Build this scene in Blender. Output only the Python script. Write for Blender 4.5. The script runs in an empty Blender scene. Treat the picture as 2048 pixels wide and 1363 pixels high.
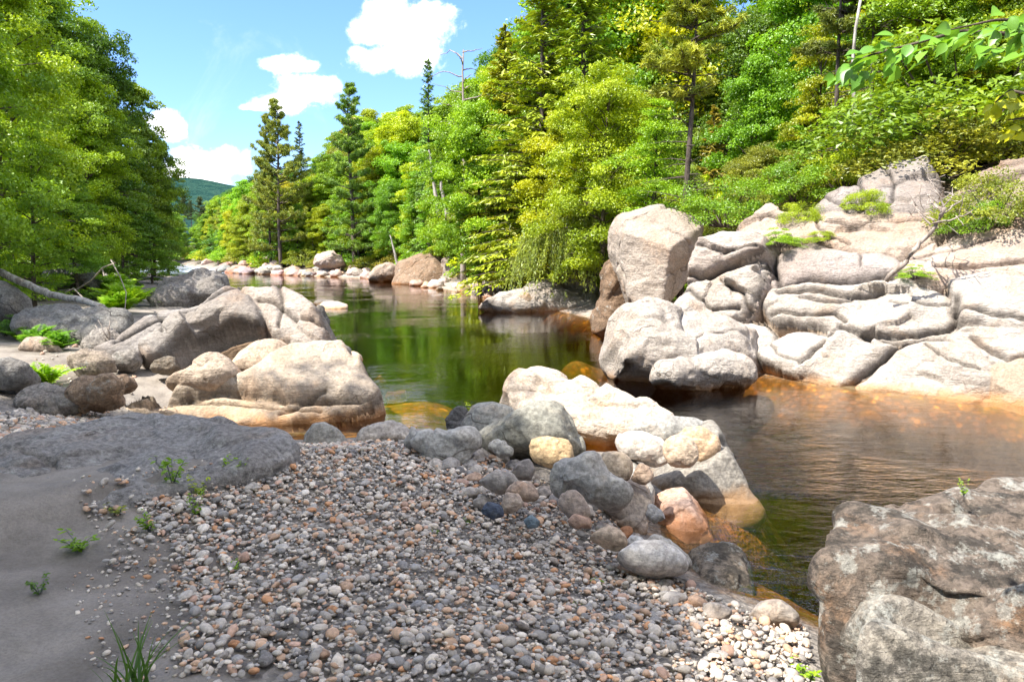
import bpy, math, random
import numpy as np
from mathutils import Vector, Matrix

C = bpy.context.scene.collection
SC = bpy.context.scene
R_ = math.radians

# ------------------------------------------------------------------ camera
FPX, CX, CY, HZ = 1518.0, 1024.0, 681.5, 490.0     # photo pixel units (2048 x 1363)
CAMH = 2.2
PITCH = math.atan((CY - HZ) / FPX)
cam = bpy.data.cameras.new('camera')
cam.sensor_width = 36.0
cam.lens = FPX / 2048.0 * 36.0
cam.clip_start = 0.05
cam.clip_end = 9000
camo = bpy.data.objects.new('camera', cam)
camo.location = (0, 0, CAMH)
camo.rotation_euler = (math.pi / 2 - PITCH, 0, 0)
C.objects.link(camo)
SC.camera = camo

# ------------------------------------------------------------------ light
SUN_EL, SUN_DIR = 56.0, (-0.86, -0.51)             # horizontal direction towards the sun
sun_az = math.atan2(SUN_DIR[0], SUN_DIR[1])        # clockwise from +Y
ce = math.cos(R_(SUN_EL))
hl = math.hypot(*SUN_DIR)
SUNV = Vector((SUN_DIR[0] / hl * ce, SUN_DIR[1] / hl * ce, math.sin(R_(SUN_EL))))
sl = bpy.data.lights.new('sun', 'SUN')
sl.energy = 3.8
sl.angle = R_(0.53)
sl.color = (1.0, 0.93, 0.82)
so = bpy.data.objects.new('sun', sl)
so.rotation_euler = SUNV.to_track_quat('Z', 'Y').to_euler()
so.location = (0, 0, 40)
C.objects.link(so)

SC.view_settings.view_transform = 'Standard'
SC.view_settings.look = 'None'
SC.view_settings.exposure = 1.6
SC.view_settings.gamma = 1.0
SC.render.engine = 'CYCLES'
cy = SC.cycles
cy.use_denoising = True
cy.max_bounces = 6
cy.diffuse_bounces = 3
cy.glossy_bounces = 2
cy.transmission_bounces = 3
cy.transparent_max_bounces = 8
cy.volume_bounces = 0
cy.caustics_reflective = False
cy.caustics_refractive = False
cy.sample_clamp_indirect = 6.0

# camera ray helpers: a photo pixel gives a direction, a height or distance gives the point
sp_, cp_ = math.sin(PITCH), math.cos(PITCH)
def ray(px, py):
    u = (px - CX) / FPX; v = -(py - CY) / FPX
    return np.array([u, cp_ + v * sp_, -sp_ + v * cp_])
CAMP = np.array([0, 0, CAMH])
def at_z(px, py, z=0.0):
    d = ray(px, py); return CAMP + d * ((z - CAMH) / d[2])
def at_y(px, py, Y):
    d = ray(px, py); return CAMP + d * (Y / d[1])
def to_px(p):
    q = np.asarray(p, float) - CAMP
    zc = q[1] * cp_ - q[2] * sp_
    yc = q[1] * sp_ + q[2] * cp_
    return CX + FPX * q[0] / zc, CY - FPX * yc / zc

# ------------------------------------------------------------------ node helpers
class NT:
    def __init__(s, tree): s.t = tree; s.n = tree.nodes; s.l = tree.links
    def new(s, kind, **kw):
        n = s.n.new(kind)
        for k, v in kw.items():
            if k.startswith('i_'): s.put(n.inputs[k[2:].replace('_', ' ')], v)
            else: setattr(n, k, v)
        return n
    def put(s, sock, v):
        if isinstance(v, bpy.types.NodeSocket): s.l.new(v, sock)
        else: sock.default_value = v
    def math(s, op, a, b=0.0, c=None, clamp=False):
        n = s.n.new('ShaderNodeMath'); n.operation = op; n.use_clamp = clamp
        s.put(n.inputs[0], a); s.put(n.inputs[1], b)
        if c is not None: s.put(n.inputs[2], c)
        return n.outputs[0]
    def vmath(s, op, a, b=(0, 0, 0)):
        n = s.n.new('ShaderNodeVectorMath'); n.operation = op
        s.put(n.inputs[0], a); s.put(n.inputs[1], b)
        return n.outputs[0]
    def mix(s, f, a, b, blend='MIX'):
        n = s.n.new('ShaderNodeMix'); n.data_type = 'RGBA'; n.blend_type = blend
        s.put(n.inputs['Factor'], f); s.put(n.inputs['A'] if 0 else n.inputs[6], a); s.put(n.inputs[7], b)
        return n.outputs[2]
    def noise(s, vec, scale, detail=4, rough=0.55, dist=0.0):
        n = s.n.new('ShaderNodeTexNoise'); s.put(n.inputs['Vector'], vec)
        n.inputs['Scale'].default_value = scale; n.inputs['Detail'].default_value = detail
        n.inputs['Roughness'].default_value = rough; n.inputs['Distortion'].default_value = dist
        return n.outputs['Fac']
    def vor(s, vec, scale, feature='F1', rnd=1.0):
        n = s.n.new('ShaderNodeTexVoronoi'); n.feature = feature; s.put(n.inputs['Vector'], vec)
        n.inputs['Scale'].default_value = scale; n.inputs['Randomness'].default_value = rnd
        return n
    def step(s, v, lo, hi, a=0.0, b=1.0):
        n = s.n.new('ShaderNodeMapRange'); n.interpolation_type = 'SMOOTHSTEP'
        s.put(n.inputs[0], v)
        for i, q in zip((1, 2, 3, 4), (lo, hi, a, b)): s.put(n.inputs[i], q)
        return n.outputs[0]
    def attr(s, name):
        n = s.n.new('ShaderNodeAttribute'); n.attribute_name = name; return n
    def bump(s, h, strength, dist, normal=None):
        n = s.n.new('ShaderNodeBump'); s.put(n.inputs['Height'], h)
        n.inputs['Strength'].default_value = strength; n.inputs['Distance'].default_value = dist
        if normal is not None: s.put(n.inputs['Normal'], normal)
        return n.outputs[0]
def newmat(name):
    m = bpy.data.materials.new(name); m.use_nodes = True; m.node_tree.nodes.clear()
    return m, NT(m.node_tree)
def principled(t, col, rough, normal=None, spec=0.3):
    b = t.new('ShaderNodeBsdfPrincipled')
    t.put(b.inputs['Base Color'], col); t.put(b.inputs['Roughness'], rough)
    b.inputs['Specular IOR Level'].default_value = spec
    if normal is not None: t.put(b.inputs['Normal'], normal)
    return b
def finish(t, shader, vol=None):
    o = t.new('ShaderNodeOutputMaterial')
    if shader is not None: t.l.new(shader, o.inputs['Surface'])
    if vol is not None: t.l.new(vol, o.inputs['Volume'])

# ------------------------------------------------------------------ world: sky and cumulus clouds
W = bpy.data.worlds.new('World'); SC.world = W; W.use_nodes = True
W.node_tree.nodes.clear(); t = NT(W.node_tree)
sky = t.new('ShaderNodeTexSky'); sky.sky_type = 'NISHITA'; sky.sun_disc = False
sky.sun_elevation = R_(SUN_EL); sky.sun_rotation = sun_az
sky.air_density = 1.3; sky.dust_density = 0.25; sky.ozone_density = 2.6; sky.altitude = 200
tc = t.new('ShaderNodeTexCoord')
sx = t.new('ShaderNodeSeparateXYZ'); t.l.new(tc.outputs['Generated'], sx.inputs[0])
ysafe = t.math('MAXIMUM', sx.outputs[1], 0.05)
uu = t.math('DIVIDE', sx.outputs[0], ysafe); vv = t.math('DIVIDE', sx.outputs[2], ysafe)
comb = t.new('ShaderNodeCombineXYZ'); t.put(comb.inputs[0], uu); t.put(comb.inputs[1], vv)
uv = comb.outputs[0]
blobs = [(800, 58, 82, 52), (745, 62, 46, 32), (850, 38, 54, 34), (752, 118, 46, 26), (812, 104, 58, 40), (720, 105, 22, 14),
         (612, 178, 62, 26), (560, 205, 60, 22), (640, 172, 42, 18), (572, 126, 48, 17), (612, 132, 30, 12), (510, 214, 30, 9),
         (425, 330, 68, 36), (380, 345, 55, 40), (450, 315, 30, 22), (400, 372, 60, 22), (335, 250, 38, 28),
         (-260, 200, 150, 60), (-700, 90, 220, 90), (2500, 60, 240, 90), (1500, -700, 320, 160), (700, -600, 260, 120), (150, -420, 180, 80)]
acc = None
for (bx_, by_, rx, ry) in blobs:
    d0 = ray(bx_, by_); u0, v0 = d0[0] / d0[1], d0[2] / d0[1]
    a = t.math('MULTIPLY', t.math('SUBTRACT', uu, u0), FPX / (rx * 1.25))
    b = t.math('MULTIPLY', t.math('SUBTRACT', vv, v0), FPX / (ry * 1.25))
    d = t.math('SQRT', t.math('ADD', t.math('MULTIPLY', a, a), t.math('MULTIPLY', b, b)))
    m = t.math('SUBTRACT', 1.0, d)
    acc = m if acc is None else t.math('SMOOTH_MAX', acc, m, 0.12)
nz = t.noise(uv, 11.0, 9, 0.62, 0.35)
nz2 = t.noise(uv, 30.0, 8, 0.7, 0.3)
dens = t.math('ADD', acc, t.math('ADD', t.math('MULTIPLY', t.math('SUBTRACT', nz, 0.5), 2.1),
                                 t.math('MULTIPLY', t.math('SUBTRACT', nz2, 0.5), 1.2)))
mask = t.step(dens, 0.0, 0.62)
mask = t.math('MULTIPLY', mask, t.step(sx.outputs[1], 0.05, 0.2))
zs = t.math('MAXIMUM', sx.outputs[2], 0.1)
cb2 = t.new('ShaderNodeCombineXYZ'); t.put(cb2.inputs[0], t.math('DIVIDE', sx.outputs[0], zs)); t.put(cb2.inputs[1], t.math('DIVIDE', sx.outputs[1], zs))
high = t.math('MULTIPLY', t.step(t.noise(cb2.outputs[0], 1.6, 7, 0.6, 0.3), 0.44, 0.54), t.step(t.math('SUBTRACT', sx.outputs[2], t.math('MULTIPLY', t.math('MAXIMUM', sx.outputs[1], 0.0), 0.62)), 0.10, 0.30))  # unseen clouds overhead and behind, added to brighten and neutralise the ambient light
mask = t.math('MAXIMUM', mask, high)
wisp = t.math('MULTIPLY', t.step(t.noise(uv, 5.0, 8, 0.65, 1.0), 0.55, 0.95), 0.35)
mask = t.math('MAXIMUM', mask, wisp)
SKYS = 0.15
bg1 = t.new('ShaderNodeBackground'); t.l.new(t.mix(1.0, sky.outputs[0], (0.36, 0.465, 0.735, 1), 'MULTIPLY'), bg1.inputs[0])
bg1.inputs[1].default_value = SKYS
bg2 = t.new('ShaderNodeBackground'); bg2.inputs[0].default_value = (1.0, 0.985, 0.97, 1); bg2.inputs[1].default_value = 0.85
ms = t.new('ShaderNodeMixShader'); t.l.new(mask, ms.inputs[0]); t.l.new(bg1.outputs[0], ms.inputs[1]); t.l.new(bg2.outputs[0], ms.inputs[2])
ow = t.new('ShaderNodeOutputWorld'); t.l.new(ms.outputs[0], ow.inputs[0])

# ------------------------------------------------------------------ numpy noise
_rng = np.random.RandomState(7)
_G = _rng.normal(size=(256, 3)); _G /= np.linalg.norm(_G, axis=1)[:, None]
_P = _rng.permutation(256)
def perlin(p, seed=0):
    p = np.asarray(p, float) + seed * 17.137
    i = np.floor(p).astype(np.int64); f = p - i
    w = f * f * f * (f * (f * 6 - 15) + 10)
    out = np.zeros(len(p))
    for dx in (0, 1):
        hx = _P[(i[:, 0] + dx) & 255]; wx = w[:, 0] if dx else 1 - w[:, 0]
        for dy in (0, 1):
            hy = _P[(hx + i[:, 1] + dy) & 255]; wy = w[:, 1] if dy else 1 - w[:, 1]
            for dz in (0, 1):
                g = _G[_P[(hy + i[:, 2] + dz) & 255]]
                wz = w[:, 2] if dz else 1 - w[:, 2]
                out += wx * wy * wz * (g[:, 0] * (f[:, 0] - dx) + g[:, 1] * (f[:, 1] - dy) + g[:, 2] * (f[:, 2] - dz))
    return out * 1.5
def fbm(p, octv=4, seed=0, gain=0.5, lac=2.03):
    s = 0; a = 1.0; p = np.asarray(p, float)
    for k in range(octv):
        s = s + a * perlin(p, seed + k * 3); p = p * lac; a *= gain
    return s
def ridged(p, octv=3, seed=0):
    s = 0; a = 1.0; p = np.asarray(p, float)
    for k in range(octv):
        s = s + a * (1 - 2 * np.abs(perlin(p, seed + k * 5))); p = p * 2.1; a *= 0.5
    return s

# ------------------------------------------------------------------ mesh helpers
def mk(name, V, polys, mat=None, smooth=True, attrs=None):
    """polys: list of int arrays (n,k). attrs: {name: (domain, values)}"""
    me = bpy.data.meshes.new(name)
    V = np.asarray(V, np.float32)
    me.vertices.add(len(V)); me.vertices.foreach_set('co', V.ravel())
    polys = [np.asarray(p, np.int32) for p in polys if len(p)]
    idx = np.concatenate([p.ravel() for p in polys])
    tot = np.concatenate([np.full(len(p), p.shape[1], np.int32) for p in polys])
    st = np.concatenate([[0], np.cumsum(tot)[:-1]]).astype(np.int32)
    me.loops.add(len(idx)); me.loops.foreach_set('vertex_index', idx)
    me.polygons.add(len(tot)); me.polygons.foreach_set('loop_start', st)
    me.polygons.foreach_set('use_smooth', np.full(len(tot), bool(smooth)))
    me.update(calc_edges=True)
    for k, (dom, val) in (attrs or {}).items():
        val = np.asarray(val, np.float32)
        if val.ndim == 1:
            a = me.attributes.new(k, 'FLOAT', dom); a.data.foreach_set('value', val)
        else:
            if val.shape[1] == 3: val = np.concatenate([val, np.ones((len(val), 1), np.float32)], 1)
            a = me.attributes.new(k, 'FLOAT_COLOR', dom); a.data.foreach_set('color', val.ravel())
    if mat is not None: me.materials.append(mat)
    return me
def link(name, me, parent=None, loc=None, col=None):
    o = bpy.data.objects.new(name, me); C.objects.link(o)
    if parent is not None: o.parent = parent
    if loc is not None: o.location = loc
    if col is not None: o.color = (*col, 1)
    return o
def tag(o, label=None, cat=None, group=None, kind=None):
    if label: o['label'] = label
    if cat: o['category'] = cat
    if group: o['group'] = group
    if kind or cat: o['kind'] = kind or 'thing'
    return o
def empty(name, loc=(0, 0, 0), rz=0.0):
    o = bpy.data.objects.new(name, None); C.objects.link(o)
    o.empty_display_size = 0.2; o.location = loc; o.rotation_euler = (0, 0, rz); return o
def dup(root):
    r = root.copy(); C.objects.link(r)
    for ch in root.children:
        c = ch.copy(); C.objects.link(c); c.parent = r
    return r
def vnormals(V, polys):
    N = np.zeros_like(V)
    for p in polys:
        if not len(p): continue
        a, b, c = V[p[:, 0]], V[p[:, 1]], V[p[:, 2]]
        n = np.cross(b - a, c - a)
        if p.shape[1] == 4: n = n + np.cross(c - a, V[p[:, 3]] - a)
        for k in range(p.shape[1]): np.add.at(N, p[:, k], n)
    return N / np.maximum(np.linalg.norm(N, axis=1), 1e-12)[:, None]
def tubes(paths, sides=6):
    """paths: list of (pts (n,3), radii (n))"""
    Vs, Q = [], []; off = 0
    for pts, rad in paths:
        pts = np.asarray(pts, float); rad = np.asarray(rad, float); n = len(pts)
        tg = np.gradient(pts, axis=0); tg /= np.maximum(np.linalg.norm(tg, axis=1), 1e-9)[:, None]
        ref = np.where(np.abs(tg[:, 2:3]) > 0.9, np.array([[1.0, 0, 0]]), np.array([[0, 0, 1.0]]))
        a = np.cross(tg, ref); a /= np.linalg.norm(a, axis=1)[:, None]
        b = np.cross(tg, a)
        ang = np.arange(sides) * 2 * math.pi / sides
        ring = pts[:, None, :] + rad[:, None, None] * (a[:, None, :] * np.cos(ang)[None, :, None] + b[:, None, :] * np.sin(ang)[None, :, None])
        Vs.append(ring.reshape(-1, 3))
        i = np.arange(n - 1)[:, None] * sides + np.arange(sides)[None, :]
        j = np.arange(n - 1)[:, None] * sides + (np.arange(sides)[None, :] + 1) % sides
        Q.append(np.stack([i, j, j + sides, i + sides], -1).reshape(-1, 4) + off)
        off += n * sides
    return np.concatenate(Vs), np.concatenate(Q)

# ------------------------------------------------------------------ materials
def make_rock(name, lichen=0.35, stain=0.5, rough=0.85, band=0.35, wet=True, fine=1.0, vc_tint=False, seams=0.75, cover=0.0, speck=1.0):
    m, t = newmat(name)
    oi = t.new('ShaderNodeObjectInfo'); geo = t.new('ShaderNodeNewGeometry')
    pos = geo.outputs['Position']
    base = t.attr('tint').outputs['Color'] if vc_tint else oi.outputs['Color']
    big = t.noise(pos, 0.9, 4, 0.55, 0.4)
    mid = t.noise(pos, 4.0, 6, 0.65, 0.6)
    fin = t.noise(pos, 26.0, 7, 0.7)
    warp = t.vmath('ADD', pos, t.vmath('SCALE', t.new('ShaderNodeTexNoise', i_Vector=pos, i_Scale=1.6, i_Detail=3.0).outputs['Color']))
    # foliation bands dipping across the river
    st = t.new('ShaderNodeMapping'); t.put(st.inputs[0], pos); st.inputs['Rotation'].default_value = (0.5, 0.35, 0.6); st.inputs['Scale'].default_value = (1.0, 1.2, 7.0)
    bands = t.noise(st.outputs[0], 1.7, 6, 0.65, 0.5)
    col = t.mix(t.step(big, 0.3, 0.7), base, t.mix(1.0, base, (0.80, 0.76, 0.72, 1), 'MULTIPLY'))
    col = t.mix(t.math('MULTIPLY', t.step(bands, 0.42, 0.68), band), col, t.mix(1.0, base, (0.62, 0.60, 0.60, 1), 'MULTIPLY'))
    col = t.mix(t.math('MULTIPLY', t.step(mid, 0.52, 0.72), 0.55), col, t.mix(1.0, base, (1.3, 1.28, 1.24, 1), 'MULTIPLY'))
    # rusty iron stain patches
    rs = t.step(t.math('ADD', t.noise(pos, 1.3, 5, 0.6, 0.8), t.math('MULTIPLY', fin, 0.15)), 0.60, 0.76)
    col = t.mix(t.math('MULTIPLY', rs, stain), col, t.mix(1.0, base, (1.10, 0.74, 0.47, 1), 'MULTIPLY'))
    # dark lichen freckles
    lk = t.step(t.math('ADD', t.noise(pos, 3.1, 6, 0.72), t.math('MULTIPLY', t.noise(pos, 16, 5, 0.75), 0.55)), 0.86 - cover, 1.02 - cover)
    col = t.mix(t.math('MULTIPLY', lk, lichen), col, (0.035, 0.035, 0.032, 1))
    # pale lichen spots
    lp = t.step(t.math('ADD', t.noise(pos, 5.3, 5, 0.7), t.math('MULTIPLY', t.noise(pos, 21, 4, 0.7), 0.4)), 0.80 - cover * .5, 0.90 - cover * .5)
    col = t.mix(t.math('MULTIPLY', lp, lichen * 0.8), col, (0.46, 0.47, 0.44, 1))
    col = t.mix(t.step(fin, 0.38, 0.62), t.mix(1.0, col, (1 - .32 * speck, 1 - .33 * speck, 1 - .34 * speck, 1), 'MULTIPLY'), t.mix(1.0, col, (1 + .2 * speck, 1 + .19 * speck, 1 + .17 * speck, 1), 'MULTIPLY'))
    streak = t.noise(st.outputs[0], 9.0, 6, 0.7, 0.3)
    col = t.mix(t.math('MULTIPLY', t.math('MULTIPLY', t.step(streak, 0.54, 0.68), 0.5), t.step(t.noise(pos, 1.7, 3, 0.6), 0.45, 0.65)), col, t.mix(1.0, col, (0.60, 0.57, 0.54, 1), 'MULTIPLY'))
    sz = t.new('ShaderNodeSeparateXYZ'); t.put(sz.inputs[0], pos)
    zz = t.math('ADD', sz.outputs[2], t.math('MULTIPLY', t.math('SUBTRACT', mid, 0.5), 0.28))
    if wet:   # tannin stain left by the river just above and under the waterline
        ws = t.step(zz, 0.17, 0.0)
        col = t.mix(t.math('MULTIPLY', ws, 0.75), col, t.mix(1.0, base, (0.95, 0.55, 0.24, 1), 'MULTIPLY'))
    jm = t.new('ShaderNodeMapping'); t.put(jm.inputs[0], warp); jm.inputs['Rotation'].default_value = (0.6, 0.4, 0.9); jm.inputs['Scale'].default_value = (0.55, 0.9, 2.2)
    vc = t.vor(jm.outputs[0], 0.62, 'DISTANCE_TO_EDGE')
    keep = t.step(t.noise(pos, 0.8, 3, 0.6), 0.50, 0.60)
    line = t.math('MULTIPLY', t.step(vc.outputs['Distance'], 0.014, 0.0), keep)
    crack = t.math('SUBTRACT', 1.0, line)
    h = t.math('ADD', t.math('MULTIPLY', mid, 0.55), t.math('ADD', t.math('MULTIPLY', fin, 0.22), t.math('ADD', t.math('MULTIPLY', bands, 0.30), t.math('MULTIPLY', crack, 0.25 * seams))))
    h = t.math('ADD', h, t.math('MULTIPLY', t.noise(st.outputs[0], 9.0, 6, 0.7, 0.3), 0.15))
    nrm = t.bump(h, 1.0 * min(fine, 1.0), 0.13 * fine)
    pit = t.noise(pos, 70, 4, 0.7)
    nrm = t.bump(pit, 0.35 * fine, 0.012, nrm)
    col = t.mix(t.math('MULTIPLY', line, seams), col, t.mix(1.0, base, (0.35, 0.30, 0.26, 1), 'MULTIPLY'))
    finish(t, principled(t, col, rough, nrm, 0.25).outputs[0])
    return m
M_pale = make_rock('sun_bleached_granite', 0.18, 0.30, 0.85, 0.30, speck=.7)
M_bed = make_rock('jointed_bedrock', 0.28, 0.30, 0.85, 0.30, vc_tint=True, seams=0.4, speck=.55)
M_grey = make_rock('grey_schist', 0.6, 0.22, 0.85, 0.5, cover=0.05)
M_smooth = make_rock('river_worn_stone', 0.16, 0.30, 0.7, 0.35, True, 0.55)
M_dark = make_rock('lichen_covered_schist', 0.75, 0.8, 0.9, 0.8, False, 1.3, seams=0.0, cover=0.15)

def make_leaf(name, trans=0.36, hue=(1.14, 1.12, 0.6), gloss=0.035):
    m, t = newmat(name)
    oi = t.new('ShaderNodeObjectInfo'); a = t.attr('lv').outputs['Fac']
    base = oi.outputs['Color']
    c = t.mix(a, t.mix(1.0, base, (0.55, 0.66, 0.8, 1), 'MULTIPLY'), t.mix(1.0, base, (*hue, 1), 'MULTIPLY'))
    d = t.new('ShaderNodeBsdfDiffuse'); t.put(d.inputs[0], c)
    tr = t.new('ShaderNodeBsdfTranslucent'); t.put(tr.inputs[0], t.mix(1.0, c, (1.25, 1.15, 0.5, 1), 'MULTIPLY'))
    mx = t.new('ShaderNodeMixShader'); mx.inputs[0].default_value = trans
    t.l.new(d.outputs[0], mx.inputs[1]); t.l.new(tr.outputs[0], mx.inputs[2])
    g = t.new('ShaderNodeBsdfGlossy'); g.inputs['Roughness'].default_value = 0.42; g.inputs[0].default_value = (0.9, 0.95, 1, 1)
    m2 = t.new('ShaderNodeMixShader'); m2.inputs[0].default_value = gloss
    t.l.new(mx.outputs[0], m2.inputs[1]); t.l.new(g.outputs[0], m2.inputs[2])
    finish(t, m2.outputs[0]); return m
M_leaf = make_leaf('broad_leaf')
M_needle = make_leaf('conifer_needles', 0.2, (1.3, 1.15, 0.7), 0.04)
M_fern = make_leaf('fern_leaf', 0.45)
def make_bark(name, c1, c2, sc=6.0):
    m, t = newmat(name); geo = t.new('ShaderNodeNewGeometry')
    tcx = t.new('ShaderNodeTexCoord')
    mp = t.new('ShaderNodeMapping'); t.put(mp.inputs[0], tcx.outputs['Object']); mp.inputs['Scale'].default_value = (1, 1, 0.25)
    n = t.noise(mp.outputs[0], sc * 2, 6, 0.7)
    col = t.mix(t.step(n, 0.35, 0.65), (*c1, 1), (*c2, 1))
    finish(t, principled(t, col, 0.9, t.bump(n, 0.8, 0.03), 0.15).outputs[0]); return m
M_bark = make_bark('dark_bark', (0.05, 0.04, 0.033), (0.16, 0.13, 0.11))
M_birch = make_bark('pale_bark', (0.20, 0.17, 0.15), (0.55, 0.52, 0.48))
M_dead = make_bark('weathered_wood', (0.22, 0.18, 0.15), (0.42, 0.37, 0.33))

# ground
def make_ground():
    m, t = newmat('river_bank_ground'); geo = t.new('ShaderNodeNewGeometry'); pos = geo.outputs['Position']
    g = t.attr('gravel').outputs['Fac']; f = t.attr('forest').outputs['Fac']; rk = t.attr('rocky').outputs['Fac']
    n1 = t.noise(pos, 1.4, 5, 0.6); n2 = t.noise(pos, 9, 6, 0.7); n3 = t.noise(pos, 60, 4, 0.7)
    sand = t.mix(t.step(n1, 0.3, 0.7), (0.165, 0.145, 0.125, 1), (0.33, 0.295, 0.26, 1))
    sand = t.mix(t.step(n3, 0.3, 0.7), t.mix(1.0, sand, (0.78, 0.78, 0.78, 1), 'MULTIPLY'), sand)
    v = t.vor(pos, 30.0)
    grav = t.mix(0.55, t.mix(t.step(n2, .3, .7), (0.13, 0.12, 0.11, 1), (0.24, 0.22, 0.20, 1)), t.mix(t.new('ShaderNodeSeparateColor', i_Color=v.outputs['Color']).outputs[0], (0.12, 0.11, 0.10, 1), (0.40, 0.36, 0.32, 1)))
    flo = t.mix(t.step(n2, 0.35, 0.65), (0.035, 0.03, 0.015, 1), (0.10, 0.065, 0.03, 1))
    flo = t.mix(t.step(n1, 0.45, 0.6), flo, (0.045, 0.065, 0.016, 1))
    rock = t.mix(t.step(n2, 0.3, 0.7), (0.24, 0.20, 0.17, 1), (0.40, 0.35, 0.31, 1))
    col = t.mix(g, sand, grav); col = t.mix(rk, col, rock); col = t.mix(f, col, flo)
    # river bed: cobbles stained amber by tannin
    sz = t.new('ShaderNodeSeparateXYZ'); t.put(sz.inputs[0], pos)
    vb = t.vor(t.vmath('ADD', pos, t.vmath('SCALE', t.new('ShaderNodeTexNoise', i_Vector=pos, i_Scale=2.0).outputs['Color'])), 2.6)
    vs = t.vor(pos, 9.0)
    bc = t.mix(t.step(vb.outputs['Distance'], 0.2, 0.42), (0.66, 0.30, 0.045, 1), (0.24, 0.10, 0.018, 1))
    bc = t.mix(t.math('MULTIPLY', t.step(vs.outputs['Distance'], 0.25, 0.55), 0.7), bc, (0.09, 0.05, 0.015, 1))
    bc = t.mix(t.math('MULTIPLY', t.step(n1, 0.5, 0.68), 0.5), bc, (0.24, 0.20, 0.04, 1))
    bc = t.mix(t.step(t.math('ADD', sz.outputs[2], t.math('MULTIPLY', t.math('SUBTRACT', n1, 0.5), 0.5)), -0.18, -0.55), bc, t.mix(t.step(n2, .35, .65), (0.035, 0.026, 0.012, 1), (0.085, 0.06, 0.025, 1)))  # bed painted darker with depth, standing in for light lost in deep water
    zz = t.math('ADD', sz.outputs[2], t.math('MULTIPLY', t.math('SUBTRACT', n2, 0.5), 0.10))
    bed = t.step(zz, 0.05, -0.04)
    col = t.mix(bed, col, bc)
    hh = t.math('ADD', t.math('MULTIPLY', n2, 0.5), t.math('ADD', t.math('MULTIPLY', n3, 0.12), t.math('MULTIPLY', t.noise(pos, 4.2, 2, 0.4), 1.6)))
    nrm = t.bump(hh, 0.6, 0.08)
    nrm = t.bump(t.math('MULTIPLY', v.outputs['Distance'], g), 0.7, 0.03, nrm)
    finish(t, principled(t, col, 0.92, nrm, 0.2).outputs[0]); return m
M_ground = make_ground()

def make_water():
    m, t = newmat('amber_river_water'); geo = t.new('ShaderNodeNewGeometry'); pos = geo.outputs['Position']
    mp = t.new('ShaderNodeMapping'); t.put(mp.inputs[0], pos); mp.inputs['Rotation'].default_value = (0, 0, 0.62); mp.inputs['Scale'].default_value = (1.0, 2.6, 1)
    a = t.noise(mp.outputs[0], 2.1, 4, 0.55, 0.9)
    b = t.noise(mp.outputs[0], 7.0, 3, 0.55, 0.5)
    c = t.noise(pos, 0.45, 3, 0.5, 0.6)
    sx = t.new('ShaderNodeSeparateXYZ'); t.put(sx.inputs[0], pos)
    calm = t.step(c, 0.42, 0.66, 0.22, 1.0)
    # slack water in the cove behind the boulders
    dx = t.math('SUBTRACT', sx.outputs[0], -2.6); dy = t.math('SUBTRACT', sx.outputs[1], 9.2)
    dd = t.math('SQRT', t.math('ADD', t.math('MULTIPLY', dx, dx), t.math('MULTIPLY', dy, dy)))
    calm = t.math('MULTIPLY', calm, t.step(dd, 0.8, 3.2, 0.06, 1.0))
    h = t.math('MULTIPLY', t.math('ADD', a, t.math('ADD', t.math('MULTIPLY', b, 0.42), t.math('MULTIPLY', t.noise(mp.outputs[0], 19.0, 2, 0.5, 0.4), 0.10))), calm)
    near = t.step(sx.outputs[1], 13.0, 8.5, 0.55, 2.6)
    h = t.math('MULTIPLY', h, near)
    nrm = t.bump(h, 1.0, 0.011)
    fr = t.new('ShaderNodeFresnel'); fr.inputs[0].default_value = 1.38; t.put(fr.inputs[1], nrm)
    gl = t.new('ShaderNodeBsdfGlossy'); gl.inputs['Roughness'].default_value = 0.01; t.put(gl.inputs['Normal'], nrm)
    gl.inputs[0].default_value = (0.97, 0.97, 0.97, 1)
    tp = t.new('ShaderNodeBsdfTransparent'); tp.inputs[0].default_value = (0.98, 0.95, 0.88, 1)
    mx = t.new('ShaderNodeMixShader'); t.put(mx.inputs[0], fr.outputs[0])
    t.l.new(tp.outputs[0], mx.inputs[1]); t.l.new(gl.outputs[0], mx.inputs[2])
    # white water in the rapids upstream
    mpf = t.new('ShaderNodeMapping'); t.put(mpf.inputs[0], pos); mpf.inputs['Scale'].default_value = (1, 0.35, 1)
    fo = t.math('MULTIPLY', t.step(t.noise(mpf.outputs[0], 1.3, 6, 0.7, 0.6), 0.47, 0.62), t.step(sx.outputs[1], 56, 66))
    fd = t.new('ShaderNodeBsdfDiffuse'); fd.inputs[0].default_value = (0.50, 0.60, 0.74, 1)  # foam tinted blue in its colour, in place of reflected sky
    m2 = t.new('ShaderNodeMixShader'); t.put(m2.inputs[0], fo); t.l.new(mx.outputs[0], m2.inputs[1]); t.l.new(fd.outputs[0], m2.inputs[2])
    va = t.new('ShaderNodeVolumeAbsorption'); va.inputs[0].default_value = (0.76, 0.66, 0.22, 1); va.inputs[1].default_value = 1.4
    finish(t, m2.outputs[0], va.outputs[0]); return m
M_water = make_water()

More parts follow.
